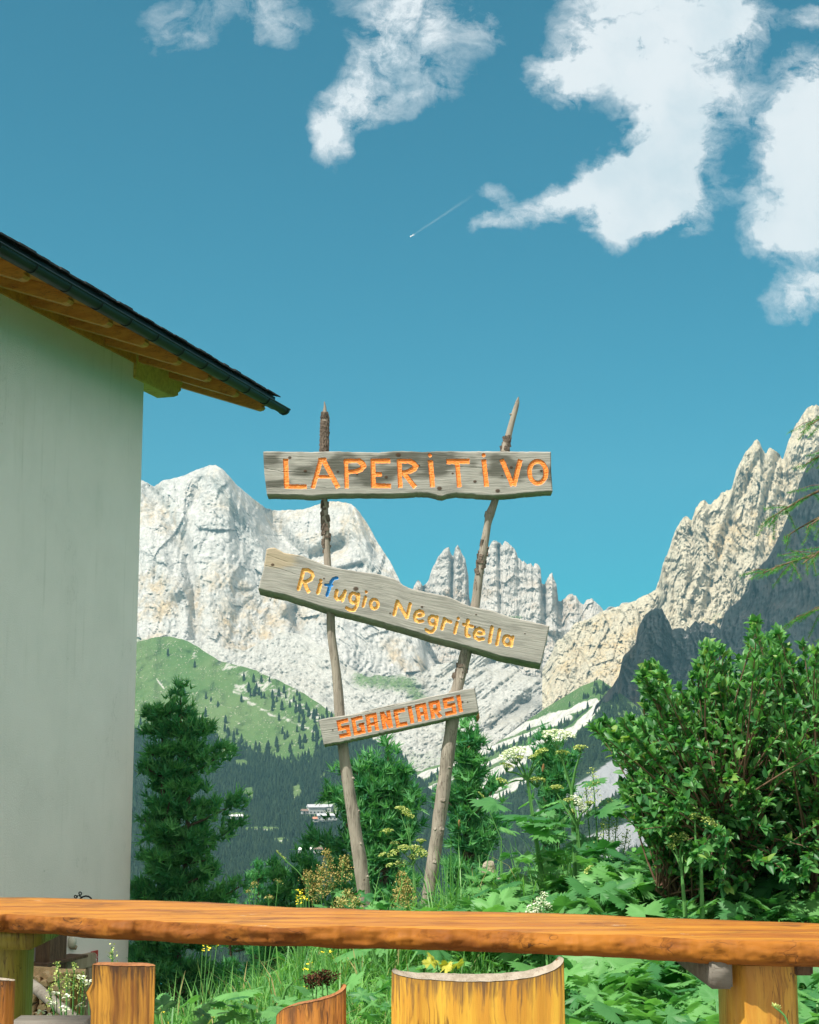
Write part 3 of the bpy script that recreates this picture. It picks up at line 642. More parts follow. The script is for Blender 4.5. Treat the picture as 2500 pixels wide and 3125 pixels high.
wr &= gsr < .2; wr &= q.rand(26000) < np.where(fbm(Ur * .02, Vr * .02, 3, 12) > -.25, .62, .12) * np.where(Ur > 1680, 1, .8)
Ur, Vr = Ur[wr], Vr[wr]; P2 = at(Ur, Vr, fR(Ur, Vr)); H2 = q.uniform(4, 8, len(P2))
Vf, Ff, Af = scatter(np.concatenate([P - [0, 0, .5], P2 - [0, 0, .4]]), np.concatenate([H, H2]), 8)
o = mesh_np('forest', Vf, Ff, M['farwood'], smooth=False, attrs={'rv': Af}); tag(o, 'dense dark conifer forest covering the valley slopes below the green hill', 'forest', kind='stuff')

# lone conifers on the meadow, each its own tree
cv, cf = cone_template(7, 4, 3)
tree_me = None; cnt = 0; tries = 0
crown_v, crown_f = cv, cf
while cnt < 120 and tries < 5000:
    tries += 1
    uu_, vv_ = q.uniform(420, 1040), q.uniform(1990, 2330)
    if vv_ < float(pinterp(uu_, topHp)) + 12 or woodmask(np.array([uu_]), np.array([vv_]))[0] > .3: continue
    pr_ = .05 + .9 * math.exp(-(float(seg_dist(np.array(uu_), np.array(vv_), d([(550, 1455), (620, 1480), (680, 1530)]))) / 42) ** 2) + .5 * math.exp(-(float(seg_dist(np.array(uu_), np.array(vv_), d([(600, 1560), (690, 1580)]))) / 30) ** 2) + .3 * (vv_ > float(pinterp(uu_, lineF)) - 40)
    if q.rand() > pr_: continue
    p = at(uu_, vv_, float(fH(np.array(uu_), np.array(vv_)))); h = q.uniform(5.5, 10.5)
    if tree_me is None:
        root = empty('conifer'); cr = mesh_np('crown', crown_v, crown_f, M['farwood'], root, False, {'rv': np.full(len(crown_v), .3)})
        mb = MB(); mb.tube([(0, 0, -.08), (0, 0, .3)], [.03, .02], 5); tk = mb.build('trunk', M['trunk'], root); tree_me = root
    else:
        root = tree_me.copy(); col.objects.link(root)
        for ch in tree_me.children:
            c = ch.copy(); col.objects.link(c); c.parent = root
    root.location = p; root.scale = (h * q.uniform(.8, 1.2),) * 2 + (h,)
    tag(root, 'small dark conifer standing alone on the far green hillside meadow', 'conifer', 'lone conifers dotted over the far green hillside'); cnt += 1

# ------------------------------------------------------------------ village far below
hut_proto = None
def hut(uu_, vv_, w_, dp, h, label, roofm, wallm=None, rz=.3):
    w_, dp, h = w_ * .62, dp * .62, h * .6
    Y = float(fH(np.array(float(uu_)), np.array(float(vv_)))) - 14
    p = at(uu_, vv_, Y)
    root = empty('chalet', p, rz, label, 'house', 'pale houses of the far valley village')
    mb = MB(); mb.box((0, 0, h / 2), (w_, dp, h)); mb.build('wall', wallm or M['housewhite'], root, False)
    V = [(-w_ / 2 - .6, -dp / 2 - .8, h + .03), (w_ / 2 + .6, -dp / 2 - .8, h + .03), (w_ / 2 + .6, dp / 2 + .8, h + .03), (-w_ / 2 - .6, dp / 2 + .8, h + .03), (-w_ / 2 - .6, 0, h + dp * .32), (w_ / 2 + .6, 0, h + dp * .32)]
    mesh_np('roof', V, [np.array([[0, 1, 5, 4], [2, 3, 4, 5], [0, 3, 2, 1]]), np.array([[0, 4, 3], [1, 2, 5]])], roofm, root, False)
    for k in range(int(w_ / 3)):
        for l in range(max(1, int(h / 3))):
            mb = MB(); mb.box((-w_ / 2 + 1.6 + 3 * k, -dp / 2 - .02, 1.4 + 2.4 * l), (1.1, .1, 1.2)); mb.build('window', M['gutter'], root, False)
M['housewhite'] = plain('dull_white_wall', (.42, .42, .40), .8); M['paleroof'] = plain('pale_roof', (.42, .42, .44), .7); M['brownroof'] = plain('brown_roof', (.20, .13, .1), .8)
hut(965, 2484, 22, 12, 9, 'large white house with grey roof at the upper left of the far village', M['paleroof'])
hut(1003, 2478, 10, 10, 7, 'smaller white house right of the large grey roofed one in the far village', M['paleroof'], rz=-.3)
hut(1000, 2503, 26, 9, 6, 'long white house with pale roof in the middle of the far village', M['paleroof'], rz=.1)
hut(985, 2508, 24, 8, 4, 'low reddish roofed building at the front edge of the far village', plain('red_roof', (.5, .22, .14), .8), rz=.2)
hut(936, 2484, 13, 8, 4, 'low brown roofed shed at the left edge of the far village', M['brownroof'])
hut(930, 2606, 14, 9, 5, 'white roofed house in the lower clearing beneath the far village', M['white'])
hut(975, 2604, 12, 8, 5, 'brown roofed house in the lower clearing beneath the far village', M['brownroof'], rz=-.4)
hut(722, 2500, 16, 8, 4, 'pale building in the small clearing left of the far village', M['white'], rz=.5)

# ------------------------------------------------------------------ aeroplane and its trail
pa = at(1257, 720, 9000.0); pb = at(1450, 592, 9600.0)
dv = pb - pa; L = np.linalg.norm(dv)
root = empty('airplane', pa, 0, 'tiny white airliner at the lower end of its vapour trail in the blue sky', 'airplane')
ax = Vector(-dv).normalized(); root.rotation_mode = 'QUATERNION'; root.rotation_quaternion = ax.to_track_quat('X', 'Z')
mb = MB(); mb.tube([(-22, 0, 0), (-15, 0, 0), (12, 0, 0), (19, 0, 0), (22, 0, 0)], [.5, 1.9, 2.2, 1.6, .4], 10); mb.build('fuselage', M['white'], root)
for s_ in (-1, 1):
    mesh_np('wing', [(5, 0, .2), (-2, 0, .2), (-8, 19 * s_, .9), (-5.5, 19 * s_, .9), (5, 0, -.4), (-2, 0, -.4), (-8, 19 * s_, .6), (-5.5, 19 * s_, .6)], np.array([[0, 1, 2, 3], [4, 7, 6, 5], [0, 3, 7, 4], [1, 5, 6, 2], [2, 6, 7, 3]]), M['white'], root, False)
mb = MB(); mb.box((-19, 0, 4), (4, .5, 7)); mb.box((-19.5, 0, 1), (3, 13, .4)); mb.build('tail', M['white'], root)
def vap(w, b):
    tr = w.n('ShaderNodeBsdfTransparent'); df = w.n('ShaderNodeBsdfDiffuse', i={'Color': (.85, .88, .9, 1)})
    g = w.coord('Generated'); n = w.noise(w.mapping(g, scale=(25, 25, 25)), 1, 3)
    fx = w.attr('fade'); mx = w.n('ShaderNodeMixShader', i={0: w.m('MULTIPLY', fx, w.mapr(n, .3, .6, .3, 1))})
    w.l(tr.outputs[0], mx.inputs[1]); w.l(df.outputs[0], mx.inputs[2]); w.l(mx.outputs[0], w.nt.nodes['Material Output'].inputs[0])
M['vap'] = material('vapour_trail', vap)
mb = MB(); ts = np.linspace(.03, 1, 14); side = np.cross(dv / L, [0, 0, 1]); side /= np.linalg.norm(side)
for s_ in (-1, 1): mb.tube([pa + dv * t_ + side * s_ * (6 + 5 * t_) for t_ in ts], 1.6 + 8 * ts, 8, a=.06 * (1 - ts) ** .8)
o = mb.build('contrail', M['vap'], attr='fade'); tag(o, 'thin white vapour trail slanting up to the right behind the tiny airliner', 'contrail')
# ------------------------------------------------------------------ near ground
def gz(x, y):
    x = np.asarray(x, float); y = np.asarray(y, float)
    up = np.interp(x, [-6, -2.4, -1.2, -.4, .4, 1.6, 3, 6], [-.75, -.5, -.22, .10, .22, .42, .55, .7])
    z = up * sstep(y, 4.9, 7.3)
    yd = np.interp(x, [-6, -2.5, -1, 0, 2, 6], [6.0, 6.4, 7.6, 9.6, 10.2, 10.5])
    d1 = np.clip(y - yd, 0, None)
    fall = np.where(d1 < 9, .36 * d1 * sstep(d1, -1, 3), 3.24 + (d1 - 9) * .13)
    zz = z - fall
    # terrace on which the house stands
    th = sstep(x, -1.2, -2.6) * sstep(y, 26, 22) * sstep(y, 6.5, 9.5)
    zz = zz * (1 - th) + th * -2.95
    nz = .05 * fbm(x * 1.3, y * 1.3, 4, 201) * sstep(y, 4.9, 5.6) + 1.2 * fbm(x * .05, y * .05, 3, 202) * sstep(y, 30, 60)
    return zz + nz
ys = np.concatenate([np.linspace(-12, 4.6, 14), np.linspace(4.7, 24, 150), np.geomspace(24.6, 830, 60)])
nx = 220; tx = np.linspace(-1, 1, nx)
X = tx[:, None] * (8 + np.abs(ys)[None, :] * .9) ; Yg = np.repeat(ys[None, :], nx, 0)
Z = gz(X, Yg)
o = mesh_np('ground', np.stack([X, Yg, Z], -1).reshape(-1, 3), grid_faces(nx, len(ys)), M['soil']); tag(o, kind='structure')
mb = MB(); mb.box((0, -2.6, -.01), (14, 14.6, .06)); o = mb.build('patio', M['patio'], smooth=False); tag(o, kind='structure')
mb = MB(); mb.box((-7.0, 14.5, -2.93), (9.0, 16, .1)); o = mb.build('bounce_yard', M['gravel'], smooth=False); tag(o, kind='structure')  # unseen pale gravel slab added to bounce sunlight onto the house wall

# ------------------------------------------------------------------ the sign
SY = 8.5
sign = empty('wooden_signpost', (at(1200, 2760, SY + .07)[0], SY + .07, .1), 0, 'rustic signpost of two bare crooked poles carrying three grey carved boards', 'signpost')
def to_local(P): return P - np.array(sign.location)
def strokes_sdf(X, Y, st):
    """signed distance (negative inside) to a set of strokes; st: (points, width, butt?)"""
    dmin = np.full(X.shape, 1e3)
    for pts, wd, butt in st:
        for k in range(len(pts) - 1):
            (ax_, ay), (bx, by) = pts[k], pts[k + 1]
            L = math.hypot(bx - ax_, by - ay) + 1e-9;  ex, ey = (bx - ax_) / L, (by - ay) / L
            s = (X - ax_) * ex + (Y - ay) * ey; t = -(X - ax_) * ey + (Y - ay) * ex
            if butt:
                e0 = wd / 2 if k > 0 else 0; e1 = wd / 2 if k < len(pts) - 2 else 0
                dd = np.maximum(np.maximum(-s - e0, s - L - e1), np.abs(t) - wd / 2 - .8)
            else:
                sc = np.clip(s, 0, L); dd = np.hypot(s - sc, t) - wd / 2 - .8
            dmin = np.minimum(dmin, dd)
    return dmin
def arc(cx, cy, rx, ry, a0, a1, n=12):
    return [(cx + rx * math.cos(R(a0 + (a1 - a0) * k / n)), cy + ry * math.sin(R(a0 + (a1 - a0) * k / n))) for k in range(n + 1)]
def carved_board(label, conv, top, bot, left, right, strokes, mats, depth, thick, under, nx, ny, knots, seed, lean=0.0, dirt=None, warm=None, cracks=()):
    """strokes: list of (name, material, [strokes]) in board pixels; conv maps board px -> photo px"""
    s = np.linspace(0, 1, nx); t = np.linspace(0, 1, ny)
    S, T = np.meshgrid(s, t, indexing='ij')
    x0, x1 = top[0][0], top[-1][0]; xb0, xb1 = bot[0][0], bot[-1][0]
    yt = np.interp(x0 + (x1 - x0) * S, *zip(*top)); yb = np.interp(xb0 + (xb1 - xb0) * S, *zip(*bot))
    yt = yt + 1.6 * fbm(S * 60, S * 0, 3, seed); yb = yb + 2.2 * fbm(S * 50, S * 0 + 5, 3, seed + 1)
    Xp = (xb0 + (xb1 - xb0) * S) * (1 - T) + (x0 + (x1 - x0) * S) * T
    Xp = Xp + (np.interp(T, *zip(*left)) * (1 - S) + np.interp(T, *zip(*right)) * S)
    Yp = yb * (1 - T) + yt * T
    gx = Xp * .0028; gy = (Yp - (np.interp(Xp, *zip(*top)) + np.interp(Xp, *zip(*bot))) / 2 * .75) * .0028
    kn = np.zeros_like(Xp); 
    for (kx, ky, kr) in [(a_, b_, c_ * 1.25) for a_, b_, c_ in knots]:
        r2 = ((Xp - kx) / kr) ** 2 + ((Yp - ky) / kr / .8) ** 2
        kn = np.maximum(kn, np.exp(-r2 * 1.2)); 
        gy = gy + np.sign(Yp - ky) * .010 * (kr / 14) * np.exp(-(((Xp - kx) / kr / 3.2) ** 2)) * np.exp(-np.abs(Yp - ky) / kr / 2.2) * -1
    DY = .0010 * fbm(gx * 2.4, gy * 90, 4, seed + 2) + .0004 * fbm(gx * 7, gy * 260, 3, seed + 3)
    for (pts, wd, dp) in cracks: DY = DY + dp * np.exp(-(seg_dist(Xp, Yp, pts) / wd) ** 2) * (.6 + .4 * vnoise(Xp * .2, Yp * .2, seed=1))
    for (kx, ky, kr) in knots: DY = DY - .002 * np.exp(-(((Xp - kx) / kr) ** 2 + ((Yp - ky) / kr) ** 2))
    sel = np.full((nx - 1) * (ny - 1), 0)
    sds = []
    for nm, mt, st in strokes:
        sd_ = strokes_sdf(Xp + 1.3 * fbm(Xp * .06, Yp * .06, 2, 9), Yp + 1.3 * fbm(Xp * .07, Yp * .07, 2, 10), st); sds.append(sd_)
        DY = DY + depth * sstep(sd_, 1.2, -1.6) + .0022 * fbm(Xp * .12, Yp * .3, 3, 66) * (sd_ < 0)
    # rounded edges
    eb = np.minimum(np.minimum(T * (yb - yt), (1 - T) * (yb - yt)), np.minimum(S, 1 - S) * (x1 - x0))
    DY = DY + .006 * (1 - sstep(eb, 0, 5)) 
    F_ = conv(Xp, Yp); P = at(F_[0], F_[1], SY + DY + lean * (T - .5))
    P = to_local(P)
    gF = grid_faces(nx, ny)[:, ::-1]
    vid = np.zeros(nx * ny, int)
    for k, sd_ in enumerate(sds): vid[(sd_ < .1).ravel()] = k + 1
    fsel = np.min(vid[gF], axis=1); same = (vid[gF] == fsel[:, None]).all(1); cntv = (vid[gF] > 0).sum(1)
    fsel = np.where(cntv >= 2, vid[gF].max(1), 0)
    # sides and back
    bd = np.concatenate([np.arange(nx) * ny, (nx - 1) * ny + np.arange(1, ny), (np.arange(nx - 2, -1, -1)) * ny + ny - 1, np.arange(ny - 2, 0, -1)])
    Pb = P.reshape(-1, 3)[bd].copy(); Pb[:, 1] = thick; 
    isbot = np.zeros(len(bd), bool); isbot[:nx] = True
    Pb[isbot, 2] -= under
    Pm = P.reshape(-1, 3)[bd]
    nB = len(bd); Vf_ = np.concatenate([P.reshape(-1, 3), Pb]); k = np.arange(nB)
    side = np.stack([bd[k], bd[(k + 1) % nB], nx * ny + (k + 1) % nB, nx * ny + k], -1)
    cB = nx * ny + nB
    # back as strips between bottom and top boundary
    bi = nx * ny + np.arange(nx); ti = nx * ny + (nx + ny - 1 - 1) + np.arange(nx); ti = ti[::-1]
    back = np.stack([bi[:-1], bi[1:], ti[1:], ti[:-1]], -1)
    A = {'gx': np.concatenate([gx.ravel(), gx.ravel()[bd]]), 'gy': np.concatenate([gy.ravel(), gy.ravel()[bd]]), 'gz': np.concatenate([np.zeros(nx * ny), np.full(nB, .04)]),
         'knot': np.concatenate([kn.ravel(), np.zeros(nB)])}
    for nm_, ff in (('dirt', dirt), ('warm', warm)):
        a = ff(Xp, Yp) if ff else np.zeros_like(Xp)
        A[nm_] = np.concatenate([a.ravel(), np.zeros(nB)])
    o = mesh_np('sign_board', Vf_, [np.concatenate([gF[fsel == 0], side, back])], M['board'], sign, True, A)
    o['label'] = label
    for kk, (nm, mt, st) in enumerate(strokes):
        ff = gF[fsel == kk + 1]; used = np.unique(ff); mp = np.zeros(nx * ny, int); mp[used] = np.arange(len(used))
        l = mesh_np('lettering', P.reshape(-1, 3)[used], mp[ff], M[mt], o, True); l['label'] = nm
    # fix back plane: Pb y is local already
    return o

c2 = lambda x, y: (750 + x * .5797, 1150 + y * .58)
B = True
LAP = [([(210, 432), (216, 586)], 23, B), ([(206, 577), (321, 578)], 19, B),
       ([(398, 430), (353, 586)], 20, B), ([(405, 430), (487, 584)], 23, B), ([(367, 526), (447, 526)], 13, B), ([(383, 438), (424, 438)], 20, B),
       ([(527, 433), (532, 586)], 19, B), ([(518, 442), (598, 442)], 19, B), ([(598, 443), (614, 456), (621, 471)], 26, False), ([(621, 468), (608, 488), (585, 496)], 22, False), ([(590, 495), (537, 502)], 18, B),
       ([(669, 433), (673, 584)], 21, B), ([(659, 443), (760, 442)], 20, B), ([(672, 513), (717, 512)], 19, B), ([(669, 573), (764, 574)], 21, B),
       ([(808, 434), (814, 583)], 20, B), ([(798, 443), (866, 444)], 19, B), ([(864, 445), (885, 455), (895, 470)], 23, False), ([(895, 470), (886, 486), (862, 497)], 24, False), ([(866, 497), (822, 503)], 17, B), ([(832, 506), (893, 582)], 22, B),
       ([(972, 440), (984, 579)], 23, B), ([(970, 412), (970.5, 413)], 17, False),
       ([(1057, 446), (1178, 444)], 23, B), ([(1112, 448), (1125, 580)], 20, B),
       ([(1253, 436), (1268, 577)], 22, B), ([(1252, 412), (1252.5, 413)], 17, False),
       ([(1347, 434), (1405, 572)], 22, B), ([(1446, 436), (1411, 572)], 22, B),
       (arc(1537, 502, 44, 58, 0, 360, 28), 21, False)]
carved_board('long horizontal top board reading LAPERITIVO in orange capitals', c2,
    [(92, 393), (180, 393), (350, 396), (470, 392), (560, 396), (700, 398), (745, 394), (790, 390), (870, 392), (930, 397), (1000, 392), (1200, 392), (1400, 393), (1550, 394), (1607, 394)],
    [(112, 620), (250, 622), (350, 629), (450, 620), (560, 618), (800, 618), (900, 612), (960, 614), (1000, 622), (1010, 627), (1035, 631), (1060, 622), (1110, 614), (1200, 620), (1300, 628), (1400, 622), (1500, 610), (1560, 605), (1616, 603)],
    [(0, 0), (.5, -4), (1, 0)], [(0, 0), (.5, -3), (1, 0)],
    [('orange capital letters LAPERITIVO', 'orange', LAP)], None, .0065, .045, .006, 800, 122,
    [(803, 411, 14), (314, 496, 9), (485, 499, 7), (740, 528, 9), (587, 513, 6), (1020, 587, 13), (1207, 551, 9), (1398, 476, 9), (1327, 600, 12), (232, 425, 9), (1350, 519, 5), (1556, 494, 7), (1090, 508, 6), (912, 466, 6)], 300,
    dirt=lambda X, Y: .30 + .95 * np.clip(fbm(X * .006, Y * .014, 3, 55) + .25, 0, 1) * sstep(Y, 610, 560) + .5 * np.exp(-((Y - 445) / 40) ** 2) * np.clip(fbm(X * .008, Y * 0, 2, 56) + .3, 0, 1),
    cracks=[([(92, 480), (200, 500), (260, 498)], 1.5, .004), ([(1480, 560), (1616, 540)], 1.5, .004), ([(95, 575), (300, 590), (420, 585)], 1.6, .003), ([(1060, 470), (1250, 480)], 1.4, .003)])
c3 = lambda x, y: (750 + x * .5797, 1600 + y * .5797)
N_ = False
RIF = [([(304, 241), (292, 290), (279, 340)], 17, N_), ([(304, 241), (330, 242), (349, 254), (354, 270), (344, 290), (322, 302), (300, 303)], 16, N_), ([(310, 306), (318, 330), (330, 353)], 18, N_),
       ([(394, 315), (380, 361)], 17, N_), ([(396, 296), (396, 297)], 15, N_),
       ([(480, 350), (473, 382), (482, 396), (500, 392), (516, 370), (524, 352)], 15, N_), ([(524, 352), (517, 378), (510, 402)], 14, N_),
       (arc(568, 388, 20, 25, 0, 360, 18), 14, N_), ([(594, 368), (592, 400), (584, 430), (572, 452), (552, 452), (532, 441)], 15, N_),
       ([(631, 385), (619, 431)], 14, N_), ([(635, 356), (635, 357)], 13, N_), (arc(677, 420, 20, 24, 0, 360, 18), 14, N_),
       ([(800, 406), (782, 474)], 17, N_), ([(800, 406), (822, 448), (848, 490)], 16, N_), ([(866, 420), (849, 490)], 16, N_),
       ([(893, 484), (915, 483), (935, 477), (931, 463), (914, 456), (897, 466), (889, 485), (893, 505), (910, 514), (932, 509)], 14, N_),
       (arc(984, 506, 19, 22, 0, 360, 18), 14, N_), ([(1008, 488), (1004, 520), (997, 548), (984, 566), (966, 566), (950, 556)], 14, N_),
       ([(1046, 497), (1034, 550)], 15, N_), ([(1042, 520), (1058, 506), (1080, 514)], 14, N_),
       ([(1113, 518), (1101, 571)], 14, N_), ([(1120, 496), (1120, 497)], 13, N_),
       ([(1171, 506), (1160, 560), (1163, 585), (1176, 588)], 16, N_), ([(1147, 527), (1194, 539)], 13, N_),
       ([(1211, 575), (1232, 580), (1253, 576), (1251, 560), (1232, 549), (1214, 556), (1204, 575), (1206, 596), (1225, 608), (1250, 604)], 14, N_),
       ([(1297, 542), (1284, 620)], 16, N_), ([(1337, 556), (1322, 632)], 15, N_),
       (arc(1377, 612, 20, 24, 0, 360, 18), 14, N_), ([(1406, 594), (1400, 625), (1398, 640)], 15, N_)]
FF = [([(481, 283), (462, 288), (450, 304), (443, 330), (428, 374)], 14, N_), ([(421, 319), (454, 322)], 12, N_)]
carved_board('wavy edged middle board tilted down to the right reading Rifugio Negritella', c3,
    [(110, 131), (130, 123), (152, 123), (175, 134), (200, 149), (250, 158), (300, 166), (360, 190), (420, 215), (500, 232), (600, 250), (700, 262), (780, 285), (805, 300), (830, 320), (860, 335), (900, 346), (1000, 368), (1080, 385), (1110, 398), (1140, 415), (1170, 427), (1200, 435), (1300, 456), (1400, 490), (1500, 512), (1600, 535)],
    [(66, 338), (110, 352), (200, 370), (430, 444), (600, 485), (800, 541), (1000, 600), (1200, 652), (1350, 697), (1555, 738)],
    [(0, 0), (.5, 6), (1, 0)], [(0, 0), (.5, 2), (1, 0)],
    [('ochre letters R i u g i o N e g r i t e l l a', 'ochre', RIF), ('blue letter f', 'blue', FF)], None, .0085, .05, .022, 800, 120,
    [(142, 213, 9), (412, 285, 5), (580, 340, 14), (928, 435, 7), (760, 468, 5), (1213, 475, 5), (1205, 540, 8), (468, 355, 4), (1470, 575, 4)], 320,
    warm=lambda X, Y: .9 * np.exp(-((X - 170) / 110) ** 2) * sstep(Y, 260, 200) + .25 * sstep(X, 900, 100), dirt=lambda X, Y: .3 * np.clip(fbm(X * .006, Y * .014, 3, 57), 0, 1),
    cracks=[([(90, 215), (180, 235), (260, 262)], 1.5, .004), ([(110, 160), (220, 200)], 1.5, .003), ([(800, 305), (845, 326)], 2, .004), ([(1180, 470), (1300, 520)], 1.2, .002)])
# letters of the lowest board on its own tilted axes
e1 = np.array([.978, -.208]); e2 = np.array([.176, .984]); k7 = .4638 / .5797
def L7(x, y, pts, wd=22):
    out = []
    for a, b in pts:
        p = np.array([x, y], float) + e1 * a + e2 * b
        out.append(((p[0] * .4638 + 150) / .5797, (p[1] * .4638 + 500) / .5797))
    return (out, wd * k7, B)
SG = [L7(275, 215, [(76, 11), (11, 11), (11, 55), (64, 55), (64, 104), (0, 104)]),
      L7(371, 197, [(72, 11), (11, 11), (11, 104), (64, 104), (64, 58), (42, 58)]),
      L7(464, 177, [(11, 115), (11, 11), (60, 11), (60, 115)]), L7(464, 177, [(11, 68), (60, 68)], 18),
      L7(561, 160, [(11, 0), (11, 113)]), L7(561, 160, [(54, 0), (54, 113)]), L7(561, 160, [(14, 4), (51, 109)], 20),
      L7(650, 146, [(72, 11), (11, 11), (11, 102), (72, 102)]),
      L7(743, 121, [(11, 0), (11, 113)]),
      L7(792, 111, [(11, 112), (11, 11), (58, 11), (58, 112)]), L7(792, 111, [(11, 66), (58, 66)], 18),
      L7(880, 92, [(11, 112), (11, 11), (58, 11), (58, 60), (11, 60)]), L7(880, 92, [(30, 62), (62, 112)], 20),
      L7(973, 71, [(72, 11), (11, 11), (11, 53), (62, 53), (62, 102), (0, 102)]),
      L7(1063, 49, [(11, 0), (11, 112)])]
carved_board('short lowest board tilted up to the right reading SGANCIARSI', c3,
    [(384, 1030), (440, 1018), (560, 1000), (700, 965), (760, 950), (860, 932), (960, 908), (1080, 885), (1150, 868), (1206, 862)], [(412, 1163), (500, 1148), (700, 1104), (900, 1062), (1100, 1015), (1228, 988)],
    [(0, 0), (1, 0)], [(0, 0), (1, 0)], [('deep orange square letters SGANCIARSI', 'deep_orange', SG)], None, .006, .035, .010, 520, 100,
    [(458, 1082, 5), (510, 1092, 4), (1140, 935, 7), (1168, 935, 4)], 340,
    cracks=[([(590, 1060), (625, 1050)], 3, .008), ([(640, 1062), (700, 1040)], 2.5, .007), ([(780, 1010), (810, 1000)], 3, .008), ([(850, 975), (900, 960)], 3, .007), ([(985, 950), (1010, 940)], 2.5, .006), ([(560, 1005), (760, 958), (900, 925)], 1.5, .006)],
    warm=lambda X, Y: .1 + 0 * X)

def pole(pts, label, bark_rng, knobs, seed):
    u = np.array([p[0] for p in pts], float) * 1.449; v = np.array([p[1] for p in pts], float) * 1.449; w_ = np.array([p[2] for p in pts], float) * 1.449
    n = 110; tt = np.linspace(0, 1, n); src = np.linspace(0, 1, len(pts))
    vv = np.interp(tt, (v - v[0]) / (v[-1] - v[0]), v); uu_ = np.interp(vv, v, u); ww = np.interp(vv, v, w_)
    kern = np.ones(5) / 5; uu_ = np.concatenate([uu_[:2], np.convolve(uu_, kern, 'valid'), uu_[-2:]])
    r = ww / 2 * SY / FPX * (1 + .09 * fbm(tt * 26, tt * 0, 4, seed)); uu_ = uu_ + 2.2 * fbm(tt * 14, tt * 0 + 3, 3, seed + 1)
    P = to_local(at(uu_, vv, SY + .05 + .045 + .006 * fbm(tt * 9, tt * 0, 2, seed + 2)))
    # run down into the soil
    d_ = (P[-1] - P[-8]); d_ /= np.linalg.norm(d_)
    P = np.concatenate([P, P[-1] + d_ * np.array([[.2], [.45], [.7]])]); r = np.concatenate([r, [r[-1]] * 3])
    seg = 18; th = np.arange(seg) / seg * 2 * math.pi
    mb = MB(); mb.tube(P, r, seg)
    V = mb.V[0].reshape(-1, seg, 3); c_ = P[:, None, :]
    prof = 1 + .05 * fbm(np.cos(th)[None] * 2 + 5, np.sin(th)[None] * 2 + np.arange(len(P))[:, None] * .05, 3, seed + 5) + .03 * fbm(th[None] * 4, np.arange(len(P))[:, None] * .6, 2, seed + 6)
    for (kt, ka, kr, kh) in knobs:
        i0 = int(kt * n); g_ = np.exp(-((np.arange(len(P))[:, None] - i0) / 1.6) ** 2) * np.exp(-(((th[None] - R(ka) + math.pi) % (2 * math.pi) - math.pi) / .45) ** 2); prof = prof + kh * g_
    V = c_ + (V - c_) * prof[..., None]; mb.V[0] = V.reshape(-1, 3)
    o = mb.build('post', M['post'], sign); o['label'] = label
    # knots of cut branches and strips of bark
    kb = MB()
    for (kt, ka, kr, kh) in knobs:
        i0 = int(kt * n); c = P[i0]; a = R(ka)
        # screen facing side: -Y
        dirv = np.array([math.cos(a), -abs(math.sin(a)), .35]); dirv /= np.linalg.norm(dirv)
        kb = MB(); kb.tube([c + dirv * r[i0] * .5, c + dirv * (r[i0] + .006), c + dirv * (r[i0] + .010 + kr * .3)], [kr * 1.3, kr, kr * .6], 9, jit=.25); kb.build('branch_stub', M['post'], o)
    bb = MB(); q = np.random.RandomState(seed)
    for (t0, t1, dens) in bark_rng:
        bb = MB()
        for _ in range(int(dens)):
            i = int(q.uniform(t0, t1) * n); a = q.uniform(0, 6.28); c = P[i] + np.array([math.cos(a), math.sin(a), 0]) * r[i] * 1.0
            M_ = Matrix.Rotation(a, 3, 'Z') @ Matrix.Rotation(q.uniform(-.4, .4), 3, 'X')
            bb.box(c, (.008, q.uniform(.012, .03), q.uniform(.012, .045)), M_)
        bb.build('bark', M['bark'], o, False)
    return o, P
pole([(684, 846, 2), (686, 862, 7), (685, 876, 13), (684, 900, 15), (683, 940, 16), (683, 1000, 16), (683, 1050, 14), (685, 1080, 14), (687, 1110, 16), (688, 1150, 15), (691, 1190, 15), (696, 1260, 17), (697, 1290, 18), (699, 1340, 18), (707, 1400, 19), (710, 1430, 20), (714, 1500, 22), (722, 1570, 22), (729, 1620, 23), (739, 1690, 25), (750, 1760, 26), (757, 1810, 28), (766, 1880, 29), (770, 1920, 30)],
     'left pole of bare crooked wood', [(.03, .10, 150), (.20, .30, 40)], [(.80, 20, .008, .25), (.93, 40, .008, .2), (.74, 30, .01, .2), (.87, 60, .008, .2), (.97, 120, .007, .2)], 401)
o, Pp = pole([(1092, 836, 2), (1090, 846, 9), (1087, 860, 12), (1080, 880, 12), (1074, 905, 14), (1067, 930, 16), (1063, 948, 17), (1055, 1000, 16), (1046, 1045, 15), (1040, 1065, 17), (1031, 1085, 18), (1028, 1100, 16), (1022, 1130, 17), (1017, 1165, 19), (1011, 1200, 19), (1004, 1260, 20), (995, 1310, 21), (983, 1368, 24), (980, 1385, 25), (972, 1415, 24), (964, 1445, 24), (958, 1480, 26), (949, 1540, 28), (944, 1580, 29), (938, 1630, 28), (929, 1700, 29), (922, 1750, 29), (913, 1810, 29), (905, 1870, 29), (900, 1920, 30)],
     'right pole of bare crooked wood leaning to the right', [(.08, .115, 26), (.28, .35, 20), (.52, .55, 9)], [(.045, 160, .006, .3), (.235, 100, .010, .4), (.235, 150, .010, .5), (.55, 70, .012, .3), (.58, 160, .01, .3), (.79, 80, .016, .3), (.845, 60, .018, .35), (.845, 110, .012, .3), (.72, 60, .009, .2), (.90, 75, .012, .3)], 421)
mb = MB(); mb.tube(to_local(at([1494, 1487, 1482.5, 1483.5], [1592, 1585, 1574, 1560], SY + .09)), [.012, .011, .008, .004], 8, jit=.2)
